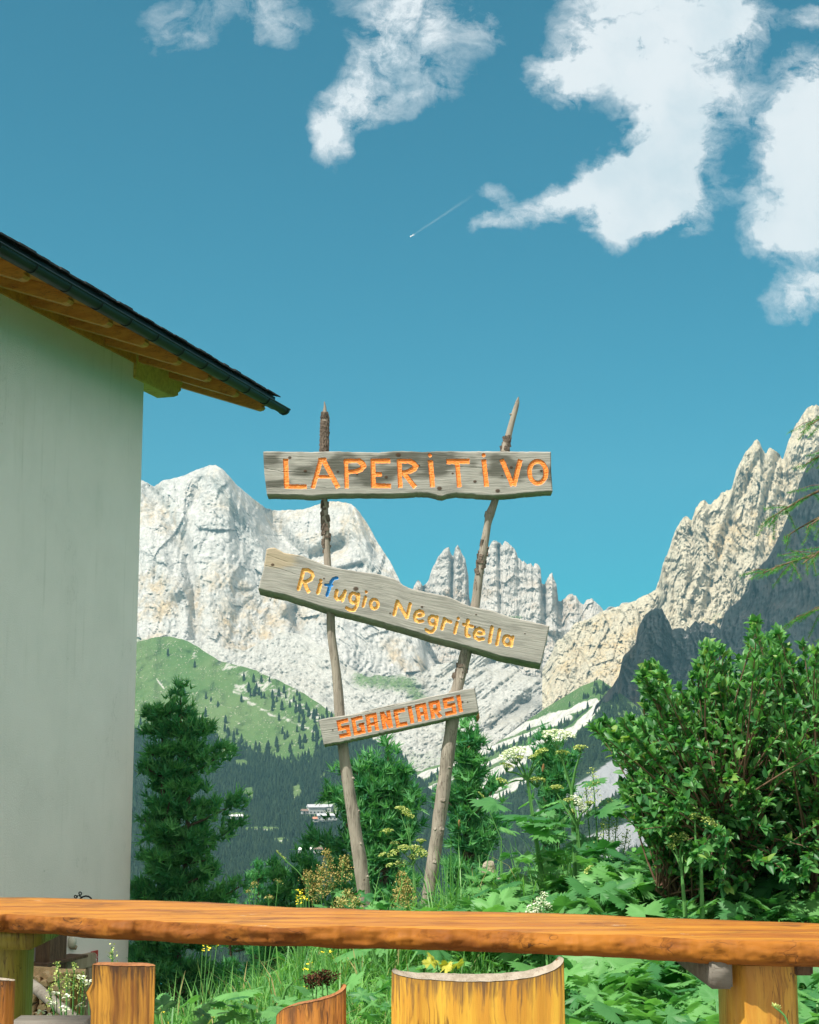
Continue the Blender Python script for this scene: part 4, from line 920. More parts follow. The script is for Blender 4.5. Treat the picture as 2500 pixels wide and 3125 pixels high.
mb.build('branch_stub', M['bark'], o); mb = MB(); mb.tube(to_local(at([1395, 1389, 1386], [2080, 2062, 2052], SY + .09)), [.01, .018, .010], 8, jit=.5); mb.build('branch_stub', M['bark'], o)

# ------------------------------------------------------------------ the long table
ZT = .79
top_near = [(0, 2790), (20, 2788), (90, 2792), (150, 2796), (250, 2798), (350, 2808), (450, 2808), (560, 2815), (700, 2820), (850, 2830), (950, 2828), (1050, 2826), (1150, 2829), (1300, 2833), (1450, 2834), (1600, 2844), (1700, 2848), (1900, 2851), (2000, 2858), (2150, 2866), (2300, 2871), (2500, 2874)]
top_far = [(0, 2738), (200, 2741), (400, 2746), (700, 2757), (900, 2768), (1250, 2779), (1700, 2787), (1850, 2793), (2000, 2801), (2250, 2808), (2500, 2818)]
bot_near = [(0, 2846), (130, 2851), (170, 2852), (250, 2862), (340, 2868), (440, 2872), (600, 2882), (850, 2889), (950, 2888), (1020, 2896), (1200, 2897), (1400, 2903), (1700, 2915), (1900, 2925), (2180, 2943), (2350, 2950), (2500, 2953)]
def ext(pts, u):
    p = np.array(pts, float); y = np.interp(u, p[:, 0], p[:, 1]); a = (p[-1, 1] - p[0, 1]) / (p[-1, 0] - p[0, 0])
    return y + np.where(u < p[0, 0], (u - p[0, 0]) * a, 0) + np.where(u > p[-1, 0], (u - p[-1, 0]) * a, 0)
u = np.linspace(-520, 2900, 420)
vN, vF, vB = ext(top_near, u), ext(top_far, u), ext(bot_near, u)
vN = vN + 1.6 * fbm(u * .03, u * 0, 4, 501); vB = vB + 2.0 * fbm(u * .02, u * 0, 4, 502)
PN = at_z(u, vN, ZT); PF = at_z(u, vF, ZT)
yB = PN[:, 1] + .012; PB = at(u, vB, yB)
# straighten along the table: use chord of near edge as direction
rows = []; seg_top = 16; seg_front = 16
cr = .006
for k in range(seg_top + 1):
    s = k / seg_top; p = PF * (1 - s) + PN * s; p[:, 2] = ZT + .0025 * fbm(p[:, 0] * 5, p[:, 1] * 12 , 3, 503); 
    if k >= seg_top - 1: p[:, 2] -= .0015
    if k == seg_top: p[:, 1] += .004
    rows.append(p)
for k in range(1, seg_front + 1):
    s = k / seg_front; p = PN * (1 - s) + PB * s
    bul = math.sin(math.pi * min(1, s * 1.05)) * .012
    n_ = fbm(u * .009, u * 0 + s * 1.6, 3, 505, .4); f_ = fbm(u * .02 + s, u * 0 + s * 2.0, 3, 506, .5, True)
    p[:, 1] = PN[:, 1] - bul + math.sin(math.pi * s) * .014 * n_ + .003 * f_ * math.sin(math.pi * s) + .02 * max(0, s - .8) / .2
    rows.append(p)
for k in range(1, 6):
    s = k / 5; p = PB.copy(); Fb = PF.copy(); Fb[:, 2] = PB[:, 2] + .012; p = PB * (1 - s) + Fb * s
    p[:, 1] = PB[:, 1] + .02 + (Fb[:, 1] - PB[:, 1] - .02) * s; rows.append(p)
G = np.stack(rows, 1); nr = G.shape[1]
# closed section: wrap across rows
F = grid_faces(len(u), nr); k = np.arange(len(u) - 1)
F = np.concatenate([F, np.stack([k * nr + nr - 1, (k + 1) * nr + nr - 1, (k + 1) * nr, k * nr], -1)])
table = empty('table', (float(PN[200][0]), float(PN[200][1]) + .35, 0), 0, 'long rustic table of a thick varnished orange log slab with a live edge', 'table')
gf = grid_faces(len(u), nr); rowi = np.tile(np.arange(nr - 1), len(u) - 1)
mi = np.where(rowi < seg_top, 0, 1); mi = np.concatenate([mi, np.ones(len(u) - 1, int)])
loc = np.array(table.location)
o = mesh_np('tabletop', G.reshape(-1, 3) - loc, F[:, ::-1], None, table, True, mats=[M['table_top'], M['table_front']], midx=mi)
# end caps
for e in (0, len(u) - 1):
    ring = G[e] - loc; c = ring.mean(0); Vc = np.concatenate([ring, [c]]); k = np.arange(nr)
    mesh_np('end_face', Vc, np.stack([k, (k + 1) % nr, np.full(nr, nr)], -1), M['table_front'], table)

def log_leg(u0, u1, vt, Y, depth, mat, label, flat=True, seed=0):
    a = at(u0, vt, Y); b = at(u1, vt, Y); cx = (a[0] + b[0]) / 2; hw = (b[0] - a[0]) / 2; zt = a[2]
    n = 40; th = np.arange(n) / n * 2 * math.pi
    X = np.sign(np.cos(th)) * np.abs(np.cos(th)) ** .55 * hw; Yo = np.sign(np.sin(th)) * np.abs(np.sin(th)) ** .8 * depth
    zs = np.linspace(0, zt, 24); V = []
    for z in zs:
        r = 1 + .012 * fbm(np.cos(th) * 3, np.sin(th) * 3 + z, 3, seed) ; V.append(np.stack([cx + X * r, Y + depth + Yo * r, np.full(n, z)], -1))
    V = np.array(V) - loc; F_ = grid_faces(24, n); i = np.arange(23)[:, None]; j = np.arange(n)[None]; j2 = (j + 1) % n
    F_ = np.stack(np.broadcast_arrays(i * n + j, i * n + j2, (i + 1) * n + j2, (i + 1) * n + j), -1).reshape(-1, 4)
    return mesh_np('leg', V.reshape(-1, 3), F_, mat, table)
leg = log_leg(2226, 2455, 2948, float(at_z(2340, 2868, ZT)[1]) + .045, .12, M['log'], 'leg', seed=3); leg['label'] = 'broad honey coloured log leg under the right end of the table'
leg = log_leg(-75, 66, 2880, 4.80, .12, M['log_shaded'], 'leg', seed=4); leg['label'] = 'greenish log leg under the left end of the table'
mb = MB()
p = at(2202, 2980, 4.02); mb.box((p[0], p[1] + .25, p[2] + .012), (.056, .5, .085), bev=.005)
o = mb.build('crossbeam', M['greywood'], table); o.data.transform(Matrix.Translation(-Vector(loc))); o['label'] = 'grey squared crossbeam end left of the right leg'
mb = MB(); p = at(2458, 2955, 4.05); mb.box((p[0], p[1] + .2, p[2] + .004), (.052, .35, .05), bev=.004)
o = mb.build('crossbeam', M['brown_timber'], table); o.data.transform(Matrix.Translation(-Vector(loc))); o['label'] = 'brown crossbeam end right of the right leg'
mb = MB(); p = at(20, 2868, 4.74); mb.box((p[0] - .025, p[1] + .2, p[2] + .008), (.20, .4, .075), bev=.006)
o = mb.build('crossbeam', M['log_shaded'], table); o.data.transform(Matrix.Translation(-Vector(loc))); o['label'] = 'greenish crossbeam on the left leg'

# ------------------------------------------------------------------ log chairs
def chair(label, uL, uR, Y, vtop, thick, curve, mat, topmat, topf, flare=0.0, seat=True, seed=0, seat_u=None, bulge=0.0, rz=0, dirt=.3, seatmat='endgrain', knob=None):
    """backrest: a shell of a log bowed towards the camera; topf(a) height offset over a in -1..1"""
    a_ = at(uL, vtop, Y); b_ = at(uR, vtop, Y); cx = (a_[0] + b_[0]) / 2; hw = (b_[0] - a_[0]) / 2; zt = a_[2]
    root = empty('log_chair', (cx, Y + .2, 0), rz, label, 'chair', 'carved log chairs along the near side of the table')
    L = np.array([cx, Y + .2, 0])
    n = 72; m = 40; a = np.linspace(-1, 1, n); z = np.linspace(0, 1, m)
    def surf(off, inner):
        A, Zt = np.meshgrid(a, z, indexing='ij')
        zt_ = zt + topf(A)
        Z_ = Zt * zt_
        w_ = (hw - (.012 if inner else 0)) * (1 + flare * (1 - Zt) ** 1.0) * (1 + .015 * fbm(Zt * 5, A * 0, 2, seed))
        X_ = cx + w_ * np.sin(A * math.pi / 2 * .98) if inner else cx + w_ * np.sin(A * math.pi / 2 * .98)
        dep = curve * (1 - np.cos(A * math.pi / 2 * .98) ** .9)
        off = off * (1 - .72 * A ** 2) if inner else off
        ribs = .0025 * fbm(A * 14, Zt * 1.5, 4, seed + 1) + .004 * fbm(A * 3, Zt * 2, 2, seed + 2)
        Y_ = Y + off + dep * (1 if not inner else .85) + ribs - flare * hw * (1 - Zt)
        if bulge: Y_ = Y_ - bulge * np.sin(Zt * 3)
        return np.stack([X_, Y_, Z_ - (.0 if not inner else .004)], -1)
    So, Si = surf(0, False), surf(thick, True)
    if knob is not None:
        ka, kz, kw, kh = knob; A, Zt = np.meshgrid(a, z, indexing='ij'); g_ = np.exp(-((A - ka) / kw) ** 2 - ((Zt - kz) / .017) ** 2); So[..., 0] += np.sign(ka) * kh * g_; 
    # outer + rim + inner in one mesh; rim separate part
    V = np.concatenate([So.reshape(-1, 3), Si.reshape(-1, 3)]) - L
    F_ = np.concatenate([grid_faces(n, m), grid_faces(n, m, off=n * m)[:, ::-1]])
    k = np.arange(m - 1)
    F_ = np.concatenate([F_, np.stack([k, k + 1, n * m + k + 1, n * m + k], -1), np.stack([(n - 1) * m + k + 1, (n - 1) * m + k, n * m + (n - 1) * m + k, n * m + (n - 1) * m + k + 1], -1)])
    X3 = V + L; gA = np.stack([np.concatenate([np.repeat(a, m)] * 2) * hw * 1.5 + seed, np.zeros(len(V)), X3[:, 2]], -1)
    o = mesh_np('backrest', V, F_, mat, root, True, {'lc': gA, 'topness': np.concatenate([np.tile(z, n)] * 2)})
    rr = 8; rim = []
    for k in range(rr + 1):
        s = k / rr; p = So[:, -1] * (1 - s) + Si[:, -1] * s; p = p.copy(); p[:, 2] += .004 * math.sin(math.pi * s) + .0012 + .0012 * fbm(p[:, 0] * 60, p[:, 1] * 60, 3, seed); 
        if k == 0: p[:, 1] -= .001
        rim.append(p)
    mesh_np('backrest_top', (np.stack(rim, 1) - L).reshape(-1, 3), grid_faces(n, rr + 1), topmat, root)
    # seat: the thick log below
    r = max(hw * 1.15, .16); th = np.linspace(0, 2 * math.pi, 41)[:-1]; zs = np.linspace(0, .44, 10)
    cy = Y + thick + r * .9
    Vs = np.array([np.stack([cx + np.cos(th) * r * (1 + .02 * np.sin(3 * th)), cy + np.sin(th) * r, np.full(40, zz)], -1) for zz in zs])
    i = np.arange(9)[:, None]; j = np.arange(40)[None]; j2 = (j + 1) % 40
    F2 = np.stack(np.broadcast_arrays(i * 40 + j, i * 40 + j2, (i + 1) * 40 + j2, (i + 1) * 40 + j), -1).reshape(-1, 4)
    Vs = Vs.reshape(-1, 3); Vs = np.concatenate([Vs, [[cx, cy, .442]]]); j = np.arange(40)
    F3 = np.stack([360 + j, 360 + (j + 1) % 40, np.full(40, 400)], -1)
    gS = np.stack([np.tile(th * r, 10), np.zeros(400), Vs[:400, 2]], -1); gS = np.concatenate([gS, [[0, .1, .4]]])
    mesh_np('seat', Vs - L, [F2, F3], mat, root, True, {'lc': gS})
    return root
M['c_yellow'] = varnished('chair_yellow', (.66, .37, .04), (.50, .23, .025), (.15, .06, .012), (22, 22, 1.1), .40, 1.0, 'lc', coat=.25, crw=.03, stain=(.13, .07, .03))
M['c_brown'] = varnished('chair_brown', (.52, .25, .03), (.17, .06, .011), (.05, .018, .005), (30, 30, 1.6), .34, 1.0, 'lc', coat=.3, crw=.03, stain=(.05, .022, .01))
M['c_orange'] = varnished('chair_orange', (.50, .20, .035), (.34, .11, .018), (.15, .05, .012), (24, 24, 1.3), .4, 1.0, 'lc', coat=.25, crw=.025, stain=(.12, .05, .02))
chair('wide honey yellow log chair with a curved weathered grey top edge', 1196, 1724, 3.42, 2997, .155, .02, M['c_yellow'], M['endgrain'],
      lambda a: np.where(a < 0, .020, .044) * np.abs(a) ** 1.9, flare=.055, seed=5)
chair('narrow brown streaked log chair with a flat top and a knot on its left side', 281, 474, 3.62, 2950, .085, .005, M['c_brown'], M['endbrown'],
      lambda a: .004 * np.clip(-a, 0, 1), flare=-.01, seed=9, knob=(-.95, .915, .22, .016))
chair('small orange brown log chair whose top edge rises to the right', 840, 1056, 3.5, 3060, .045, .03, M['c_orange'], M['endbrown'],
      lambda a: .020 * a + .012 * a * np.abs(a) - .012 * np.clip(-a - .6, 0, 1), flare=.02, seed=13)
ch = chair('log chair at the far left cut by the frame with its grey seat showing', -190, 30, 3.6, 2990, .06, .05, M['c_orange'], M['endgrain'],
      lambda a: -.012 * np.clip(a - .3, 0, 1) ** .8, flare=.16, seed=17)
mb = MB(); p = at(100, 3118, 3.75); mb.box((p[0] + .0, p[1] + .12, p[2] - .05), (.2, .3, .05), bev=.012)
o = mb.build('seat', M['greywood'], ch); o.data.transform(Matrix.Translation(-ch.location)); o['label'] = 'grey seat plank'

# ------------------------------------------------------------------ the mountain house
AZ = math.atan((2740 - 1250) / FPX)
Td = np.array([math.sin(AZ), math.cos(AZ), 0]); Nd = np.array([Td[1], -Td[0], 0])   # along the eave (away), out of the wall
Gend = at(872, 1252, 19.9)
OV = 1.0; PIT = .345
Wl = Gend - Nd * (OV + .115); Wl[2] = 0
# wall corner: point on the wall line seen at u=430
def wl(s): return Wl + Td * s
ss = np.linspace(-8, 1, 2000); us = [(wl(s)[0] / (wl(s)[1] * math.cos(PITCH) + 3.2 * math.sin(PITCH))) * FPX + 1250 for s in ss]
sc_ = ss[int(np.argmin(np.abs(np.array(us) - 433)))]
GND = -2.95; LW = 13.0; DW = 9.0
house = empty('mountain_house', (wl(sc_)[0], wl(sc_)[1], GND), math.atan2(-Td[0], Td[1]), 'white plastered mountain house with timber eaves and dark gutter at the left edge', 'house')
HX = Matrix.Rotation(house.rotation_euler.z, 3, 'Z'); Hinv = np.array(HX.inverted()); Hl = np.array(house.location)
hl = lambda P: (np.asarray(P, float) - Hl) @ Hinv.T     # world -> house: x out of wall, y along (away), z up
ge = hl(Gend); EZ = ge[2]; YE = ge[1]                 # gutter height and end
roof_z = lambda x: EZ - .04 + (OV - x) * PIT          # underside of the boards at local x (x=0 wall, x=OV gutter)
wt = roof_z(0)
bm = bmesh.new()
V = [(0, -LW, 0), (0, 0, 0), (-DW, 0, 0), (-DW, -LW, 0), (0, -LW, wt), (0, 0, wt), (-DW, 0, wt), (-DW, -LW, wt), (-DW / 2, 0, wt + DW / 2 * PIT), (-DW / 2, -LW, wt + DW / 2 * PIT)]
wall = mesh_np('wall', np.array(V), [np.array([[0, 1, 5, 4], [2, 3, 7, 6]]), np.array([[1, 2, 6], [1, 6, 5], [5, 6, 8], [3, 0, 4], [3, 4, 7], [4, 9, 7]])], M['plaster'], house, False)
bv = wall.modifiers.new('bevel', 'BEVEL'); bv.width = .03; bv.segments = 3; bv.limit_method = 'ANGLE'
roof = bpy.data.objects.new('roof', bpy.data.meshes.new('roof'))
y0, y1 = -LW - 1.0, YE - .19
XE = OV + .03
mb = MB()
def slab(x0, x1, dz, th, ya, yb):
    return [(x0, ya, roof_z(x0) + dz), (x1, ya, roof_z(x1) + dz), (x1, yb, roof_z(x1) + dz), (x0, yb, roof_z(x0) + dz), (x0, ya, roof_z(x0) + dz + th), (x1, ya, roof_z(x1) + dz + th), (x1, yb, roof_z(x1) + dz + th), (x0, yb, roof_z(x0) + dz + th)]
BF = np.array([[0, 3, 2, 1], [4, 5, 6, 7], [0, 1, 5, 4], [2, 3, 7, 6], [1, 2, 6, 5], [3, 0, 4, 7]])
mb.add(slab(-DW / 2, XE, .12, .05, y0, y1), BF)
# far roof half
fz = roof_z(-DW / 2)
mb.add([(-DW / 2, y0, fz + .12), (-DW - OV, y0, fz + .12 - (DW / 2 + OV) * PIT), (-DW - OV, y1, fz + .12 - (DW / 2 + OV) * PIT), (-DW / 2, y1, fz + .12), (-DW / 2, y0, fz + .17), (-DW - OV, y0, fz + .17 - (DW / 2 + OV) * PIT), (-DW - OV, y1, fz + .17 - (DW / 2 + OV) * PIT), (-DW / 2, y1, fz + .17)], np.array(BF)[:, ::-1])
roof = mb.build('roof', M['shingle'], house, False)
# shingle courses with ragged lower edges
mb = MB(); q = np.random.RandomState(3)
y = y0
xs_rows = [OV + .10 - .17 * k for k in range(9)]
for ri, x1r in enumerate(xs_rows):
    y = y0 + (ri % 2) * .09
    while y < y1 + .03:
        w_ = q.uniform(.13, .2); dx = q.uniform(-.02, .02); th = q.uniform(.014, .026); x0r = x1r - .24
        zb = .175 + .016 * 1 + q.uniform(0, .008)
        a = (x1r + dx, roof_z(x1r + dx) + zb + .012); b = (x0r, roof_z(x0r) + zb - .004)
        yy = min(y + w_ - .006, y1 + .05)
        mb.add([(b[0], y, b[1]), (a[0], y, a[1]), (a[0], yy, a[1] + q.uniform(-.004, .004)), (b[0], yy, b[1]), (b[0], y, b[1] + th), (a[0], y, a[1] + th), (a[0], yy, a[1] + th), (b[0], yy, b[1] + th)], BF)
        y += w_
mb.build('shingles', M['shingle'], roof, False)
mb = MB(); mb.add(slab(-.35, OV - .02, .085, .03, y0, y1 - .02), BF); mb.build('eave_boards', M['eave_wood'], roof, False)
mb = MB(); mb.add(slab(OV - .01, OV + .045, .02, .17, y0, y1), BF); mb.build('edge_flashing', M['gutter'], roof, False)
# gutter: half round trough
th = np.linspace(math.pi, 2 * math.pi, 13); gr = .068; gxl = OV + .115; gzl = roof_z(OV) + .04
yy = np.array([y0, y1 + .16]); ro = []
for yv in np.linspace(y0, y1 + .17, 30):
    out = [(gxl + math.cos(t) * gr, yv, gzl + math.sin(t) * gr) for t in th] + [(gxl + math.cos(t) * (gr - .006), yv, gzl + math.sin(t) * (gr - .006)) for t in th[::-1]]
    ro.append(out)
gut = mesh_np('gutter', np.array(ro).reshape(-1, 3), grid_faces(30, 26), M['gutter'], roof)
mb = MB()
mb.tube([(gxl + gr, y0, gzl), (gxl + gr, y1 + .17, gzl)], .011, 8)
for k in range(22):
    yv = y1 + .1 - k * .62
    mb.tube([(gxl + math.cos(t) * (gr + .004), yv, gzl + math.sin(t) * (gr + .004)) for t in th], .006, 6)
mb.tube([(gxl - .02, y1 + .172, gzl - .02), (gxl - .02, y1 + .176, gzl - .02)], .05, 16)
mb.build('gutter_bracket', M['gutter'], gut)
# rafters with rounded, notched tails
yr = YE - .34; k = 0
while yr > -LW + .2:
    h_ = .15; wv = .11
    prof_ = [(-.4, 0), (OV - .02, 0), (OV - .01, -.03), (OV - .03, -.055), (OV - .06, -.065), (OV - .045, -.09), (OV - .07, -.125), (OV - .12, -h_), (-.4, -h_)]
    V = []
    for yv in (yr - wv / 2, yr + wv / 2):
        V += [(x_, yv, roof_z(x_) + .083 + z_) for x_, z_ in prof_]
    n_ = len(prof_); bm = bmesh.new(); vs = [bm.verts.new(v) for v in V]
    bm.faces.new(vs[:n_][::-1]); bm.faces.new(vs[n_:])
    for i in range(n_): bm.faces.new((vs[i], vs[(i + 1) % n_], vs[n_ + (i + 1) % n_], vs[n_ + i]))
    bmesh.ops.recalc_face_normals(bm, faces=bm.faces[:])
    bmesh.ops.bevel(bm, geom=[e for e in bm.edges if abs(e.verts[0].co.y - e.verts[1].co.y) < 1e-4], offset=.006, segments=1, affect='EDGES')
    me = bpy.data.meshes.new('rafter'); bm.to_mesh(me); bm.free(); me.materials.append(M['eave_wood'])
    o = bpy.data.objects.new('rafter', me); col.objects.link(o); o.parent = roof
    yr -= .82; k += 1
# timber frieze on top of the wall between rafters, and the projecting purlin
mb = MB(); mb.box((.012, -LW / 2 + .0, wt - .045), (.03, LW - .06, .12)); mb.build('eave_board', M['eave_wood'], roof, False)
prof_ = [(-.3, .03), (.98, .03), (.98, -.05), (.93, -.10), (.95, -.14), (.86, -.19), (.87, -.22), (.74, -.27), (-.3, -.27)]
V = []
for xv in (-.20, .035): V += [(xv, y_, wt - .02 + z_) for y_, z_ in prof_]
n_ = len(prof_); bm = bmesh.new(); vs = [bm.verts.new(v) for v in V]; bm.faces.new(vs[:n_]); bm.faces.new(vs[n_:][::-1])
for i in range(n_): bm.faces.new((vs[i], vs[(i + 1) % n_], vs[n_ + (i + 1) % n_], vs[n_ + i]))
bmesh.ops.recalc_face_normals(bm, faces=bm.faces[:]); bmesh.ops.bevel(bm, geom=bm.edges[:], offset=.008, segments=2, affect='EDGES')
me = bpy.data.meshes.new('purlin'); bm.to_mesh(me); bm.free(); me.materials.append(M['beam_wood']); o = bpy.data.objects.new('purlin', me); col.objects.link(o); o.parent = roof
# door: find where photo pixels meet the wall plane
def onwall(u_, v_, off=0.0):
    a, b = ray(u_, v_); dr = np.array([a, 1.0, b], float); P0 = Hl + Nd * off
    t = ((P0 - EYE) @ Nd) / (dr @ Nd); return hl(EYE + dr * t)
dl, dr_ = onwall(190, 2925), onwall(272, 2907)
dtop = (dl[2] + dr_[2]) / 2; mb = MB()
y_a, y_b = dl[1] - .05, dr_[1] + .02
mb.box((.03, (y_a + y_b) / 2, dtop - .07), (.10, y_b - y_a, .14), bev=.01); mb.box((.028, y_b - .08, dtop / 2 - .07), (.092, .16, dtop - .142), bev=.01); mb.box((.028, y_a + .06, dtop / 2 - .07), (.092, .12, dtop - .142), bev=.01)
fr = mb.build('door_frame', M['framewood'], house, False)
mb = MB(); n_ = 7; ww = (y_b - y_a - .30) / n_
for k in range(n_): mb.box((.012, y_a + .13 + ww * (k + .5), dtop / 2 - .07), (.03, ww - .008, dtop - .15), bev=.003)
dd = mb.build('door', M['door'], house, False); mb = MB(); mb.box((.05, y_b - .3, dtop - 1.05), (.03, .12, .02), bev=.004); mb.build('handle', M['iron'], dd)
mb = MB(); mb.box((.085, (y_a + y_b) / 2 - .55, dtop + .02), (.28, .85, .03), bev=.004); mb.build('lintel_shelf', M['brown_timber'], house, False)
# post against the wall
pa_ = onwall(132, 2860); mb = MB(); zt_ = onwall(132, 2785)[2]; mb.box((.10, pa_[1], zt_ / 2), (.16, .36, zt_), bev=.01); o = mb.build('timber_post', M['brown_timber'], house, False)
# lamp
lp = onwall(214, 2880); W = lambda p: np.array(HX) @ np.array(p) + Hl
lamp = empty('wall_lamp', W((0, lp[1], lp[2])), house.rotation_euler.z, 'small dim round opal wall lamp on the white wall above the door', 'lamp')
mb = MB(); prf = [(0, .0), (.005, .055), (.02, .06), (.04, .055), (.06, .035), (.07, .0)]
th = np.linspace(0, 2 * math.pi, 21)[:-1]; V = np.array([[(x_, math.cos(t) * r_, math.sin(t) * r_ * 1.1 + .02) for t in th] for x_, r_ in prf]); i = np.arange(5)[:, None]; j = np.arange(20)[None]; j2 = (j + 1) % 20
mesh_np('lamp_shade', V.reshape(-1, 3), np.stack(np.broadcast_arrays(i * 20 + j, i * 20 + j2, (i + 1) * 20 + j2, (i + 1) * 20 + j), -1).reshape(-1, 4), M['lampglass'], lamp)
mb.tube([(.0, .03, -.03), (.03, .05, -.04), (.05, .06, -.05)], [.03, .028, .02], 12); mb.build('socket', M['framewood'], lamp)
# extinguisher sign
e0, e1_ = onwall(279, 2904, .01), onwall(299, 2904, .01); eb = onwall(279, 2945, .01)
cy = (e0[1] + e1_[1]) / 2; wdt = e1_[1] - e0[1]; hgt = wdt * 1.35
sg = empty('safety_sign', W((.008, cy, e0[2] - hgt / 2)), house.rotation_euler.z, 'red fire extinguisher sign with white pictogram right of the door', 'sign')
mb = MB(); mb.box((0, 0, 0), (.012, wdt, hgt)); mb.build('sign_plate', M['red'], sg, False)
mb = MB(); s_ = wdt / 200
for (yy_, zz_, a_, b_) in [(-45, -10, 34, 110), (-45, 58, 16, 22), (-30, 74, 40, 10), (-8, 40, 10, 60)]: mb.box((.009, yy_ * s_, zz_ * s_), (.006, a_ * s_, b_ * s_), bev=.0)
for k, (yy_, zz_, rr_) in enumerate([(40, -60, 20), (50, -25, 16), (38, 5, 18), (55, 40, 14), (42, 70, 10)]):
    mb.tube([(.0085, yy_ * s_, (zz_ - rr_) * s_), (.0085, (yy_ + 8) * s_, zz_ * s_), (.0085, (yy_ - 4) * s_, (zz_ + rr_) * s_)], [.002, rr_ * s_ * .55, .002], 6)
mb.build('pictogram', M['white'], sg)
# wrought iron bracket with scrolls
b0 = onwall(268, 2740)
br = empty('iron_bracket', W((0, b0[1], b0[2] - .05)), house.rotation_euler.z, 'black wrought iron scroll bracket sticking out of the white wall above the table', 'bracket')
br.rotation_euler = (0, 0, 0); br.location = at(262, 2742, 17.0); bl = np.array(br.location)
mb = MB(); pts = at([242, 247, 254, 262, 271, 278, 282, 283], [2747, 2741, 2736.5, 2734.5, 2736, 2741, 2750, 2775], 17.0) - bl
mb.tube(pts, .0085, 8)
wp = np.array(pts[-1]); foot = W((0, onwall(283, 2775)[1], onwall(283, 2775)[2])) - bl; mb.tube([wp, wp * .5 + foot * .5, foot], .0085, 8); mb.build('arm', M['iron'], br)
A_ = MB()
for (cu, cv, r0, tn, st0) in [(244, 2726.5, 6.5, 1, -2.2), (231, 2735.5, 6.0, -1, .6)]:
    k_ = np.arange(26) / 25; rr_ = r0 * (1 - .72 * k_); an_ = st0 + tn * k_ * 7.5
    A_.tube(at(cu + rr_ * np.cos(an_), cv - rr_ * np.sin(an_), 17.0) - bl, .006, 7)
A_.tube(at([252, 246, 240], [2737, 2737, 2731], 17.0) - bl, .006, 7)
A_.build('scroll', M['iron'], br)
# firewood
def wood_log(seed):
    r_ = random.Random(seed); kind = r_.randint(2, 4); L_ = .33; rr_ = .095
    if kind == 2: prof = [(math.cos(t) * rr_, math.sin(t) * rr_) for t in np.linspace(0, math.pi, 8)]
    elif kind == 3: prof = [(0, 0)] + [(math.cos(t) * rr_ * 1.2, math.sin(t) * rr_ * 1.2) for t in np.linspace(.1, 1.7, 6)]
    else: prof = [(-.06, -.05), (.07, -.055), (.08, .03), (.02, .07), (-.06, .05)]
    prof = np.array([(x_ + r_.uniform(-.008, .008), z_ + r_.uniform(-.008, .008)) for x_, z_ in prof]); prof -= prof.mean(0)
    n_ = len(prof); bm = bmesh.new(); f = [bm.verts.new((L_ / 2, x_, z_)) for x_, z_ in prof]; b = [bm.verts.new((-L_ / 2, x_ * .95, z_ * .95)) for x_, z_ in prof]
    bm.faces.new(f); bm.faces.new(b[::-1])
    for i in range(n_): bm.faces.new((f[i], b[i], b[(i + 1) % n_], f[(i + 1) % n_]))
    bmesh.ops.recalc_face_normals(bm, faces=bm.faces[:]); bmesh.ops.bevel(bm, geom=bm.edges[:], offset=.005, segments=1, affect='EDGES')
    me = bpy.data.meshes.new('firewood_log'); bm.to_mesh(me); bm.free(); me.materials.append(M['firewood']); return me
lm = [wood_log(s) for s in range(6)]; q = np.random.RandomState(9)
WYY = 14.6; zg = float(gz(-3.3, 14.6)) + .03; v = 3150
def flog(u_, v_, dy, side):
    o = bpy.data.objects.new('firewood_log', lm[q.randint(6)]); col.objects.link(o); o.location = at(u_, v_, WYY + dy)
    s_ = q.uniform(.42, .56); o.scale = (1, s_, s_)
    o.rotation_euler = (q.uniform(0, 6.28), q.uniform(-.08, .08), (R(90) + q.uniform(-.15, .15)) if not side else q.uniform(-.3, .3))
    tag(o, 'pale split firewood log in the stack against the white wall', 'firewood log', 'split logs of the firewood stack')
row = 0
while v > 2950:
    u_ = 8 + (row % 2) * 11 + q.uniform(-3, 3); umax = 205 if v > 2990 else 190 - (2990 - v) * .5
    while u_ < umax:
        side = v < 2985 and q.rand() < .45
        flog(u_ + (28 if side else 0), v + q.uniform(-3, 3), q.uniform(-.05, .05), side); u_ += 66 if side else q.uniform(22, 27)
    v -= 20.5; row += 1
mb = MB(); z_ = zg; ztop = at(100, 3165, WYY)[2]
while z_ < ztop:
    u_ = 0
    while u_ < 210:
        p = at(u_, 3100, WYY); mb.box((p[0], WYY + q.uniform(-.03, .03), z_ + .035), (.068, .32, .06), Matrix.Rotation(q.uniform(-.25, .25), 3, 'Y'), bev=.01); u_ += 23.5
    z_ += .066
o = mb.build('firewood_heap', M['firewood'], smooth=False); tag(o, 'lower rows of stacked split firewood standing on the ground by the wall', 'firewood', kind='stuff')
# grey rail sloping in front of the pile
a = at(58, 2978, 9.6); b = at(178, 3072, 9.0)
rail = empty('handrail', (a + b) / 2, 0, 'weathered grey round pole handrail sloping down in front of the firewood', 'handrail')
rl = np.array(rail.location); dd_ = b - a
mb = MB(); mb.tube([a - dd_ * 1.6 - rl, a - rl, (a + b) / 2 + [0, 0, .006] - rl, b - rl, b + dd_ * .8 - rl], [.033, .033, .034, .032, .03], 12, jit=.05); mb.build('rail', M['greywood'], rail)
mb = MB()
for s in (-1.2, 1.6):
    p = a + dd_ * s; mb.tube([(p[0] - rl[0], p[1] - rl[1] + .05, float(gz(p[0], p[1])) - rl[2] - .3), (p[0] - rl[0], p[1] + .05 - rl[1], p[2] - rl[2])], .035, 10)
mb.build('rail_post', M['greywood'], rail)

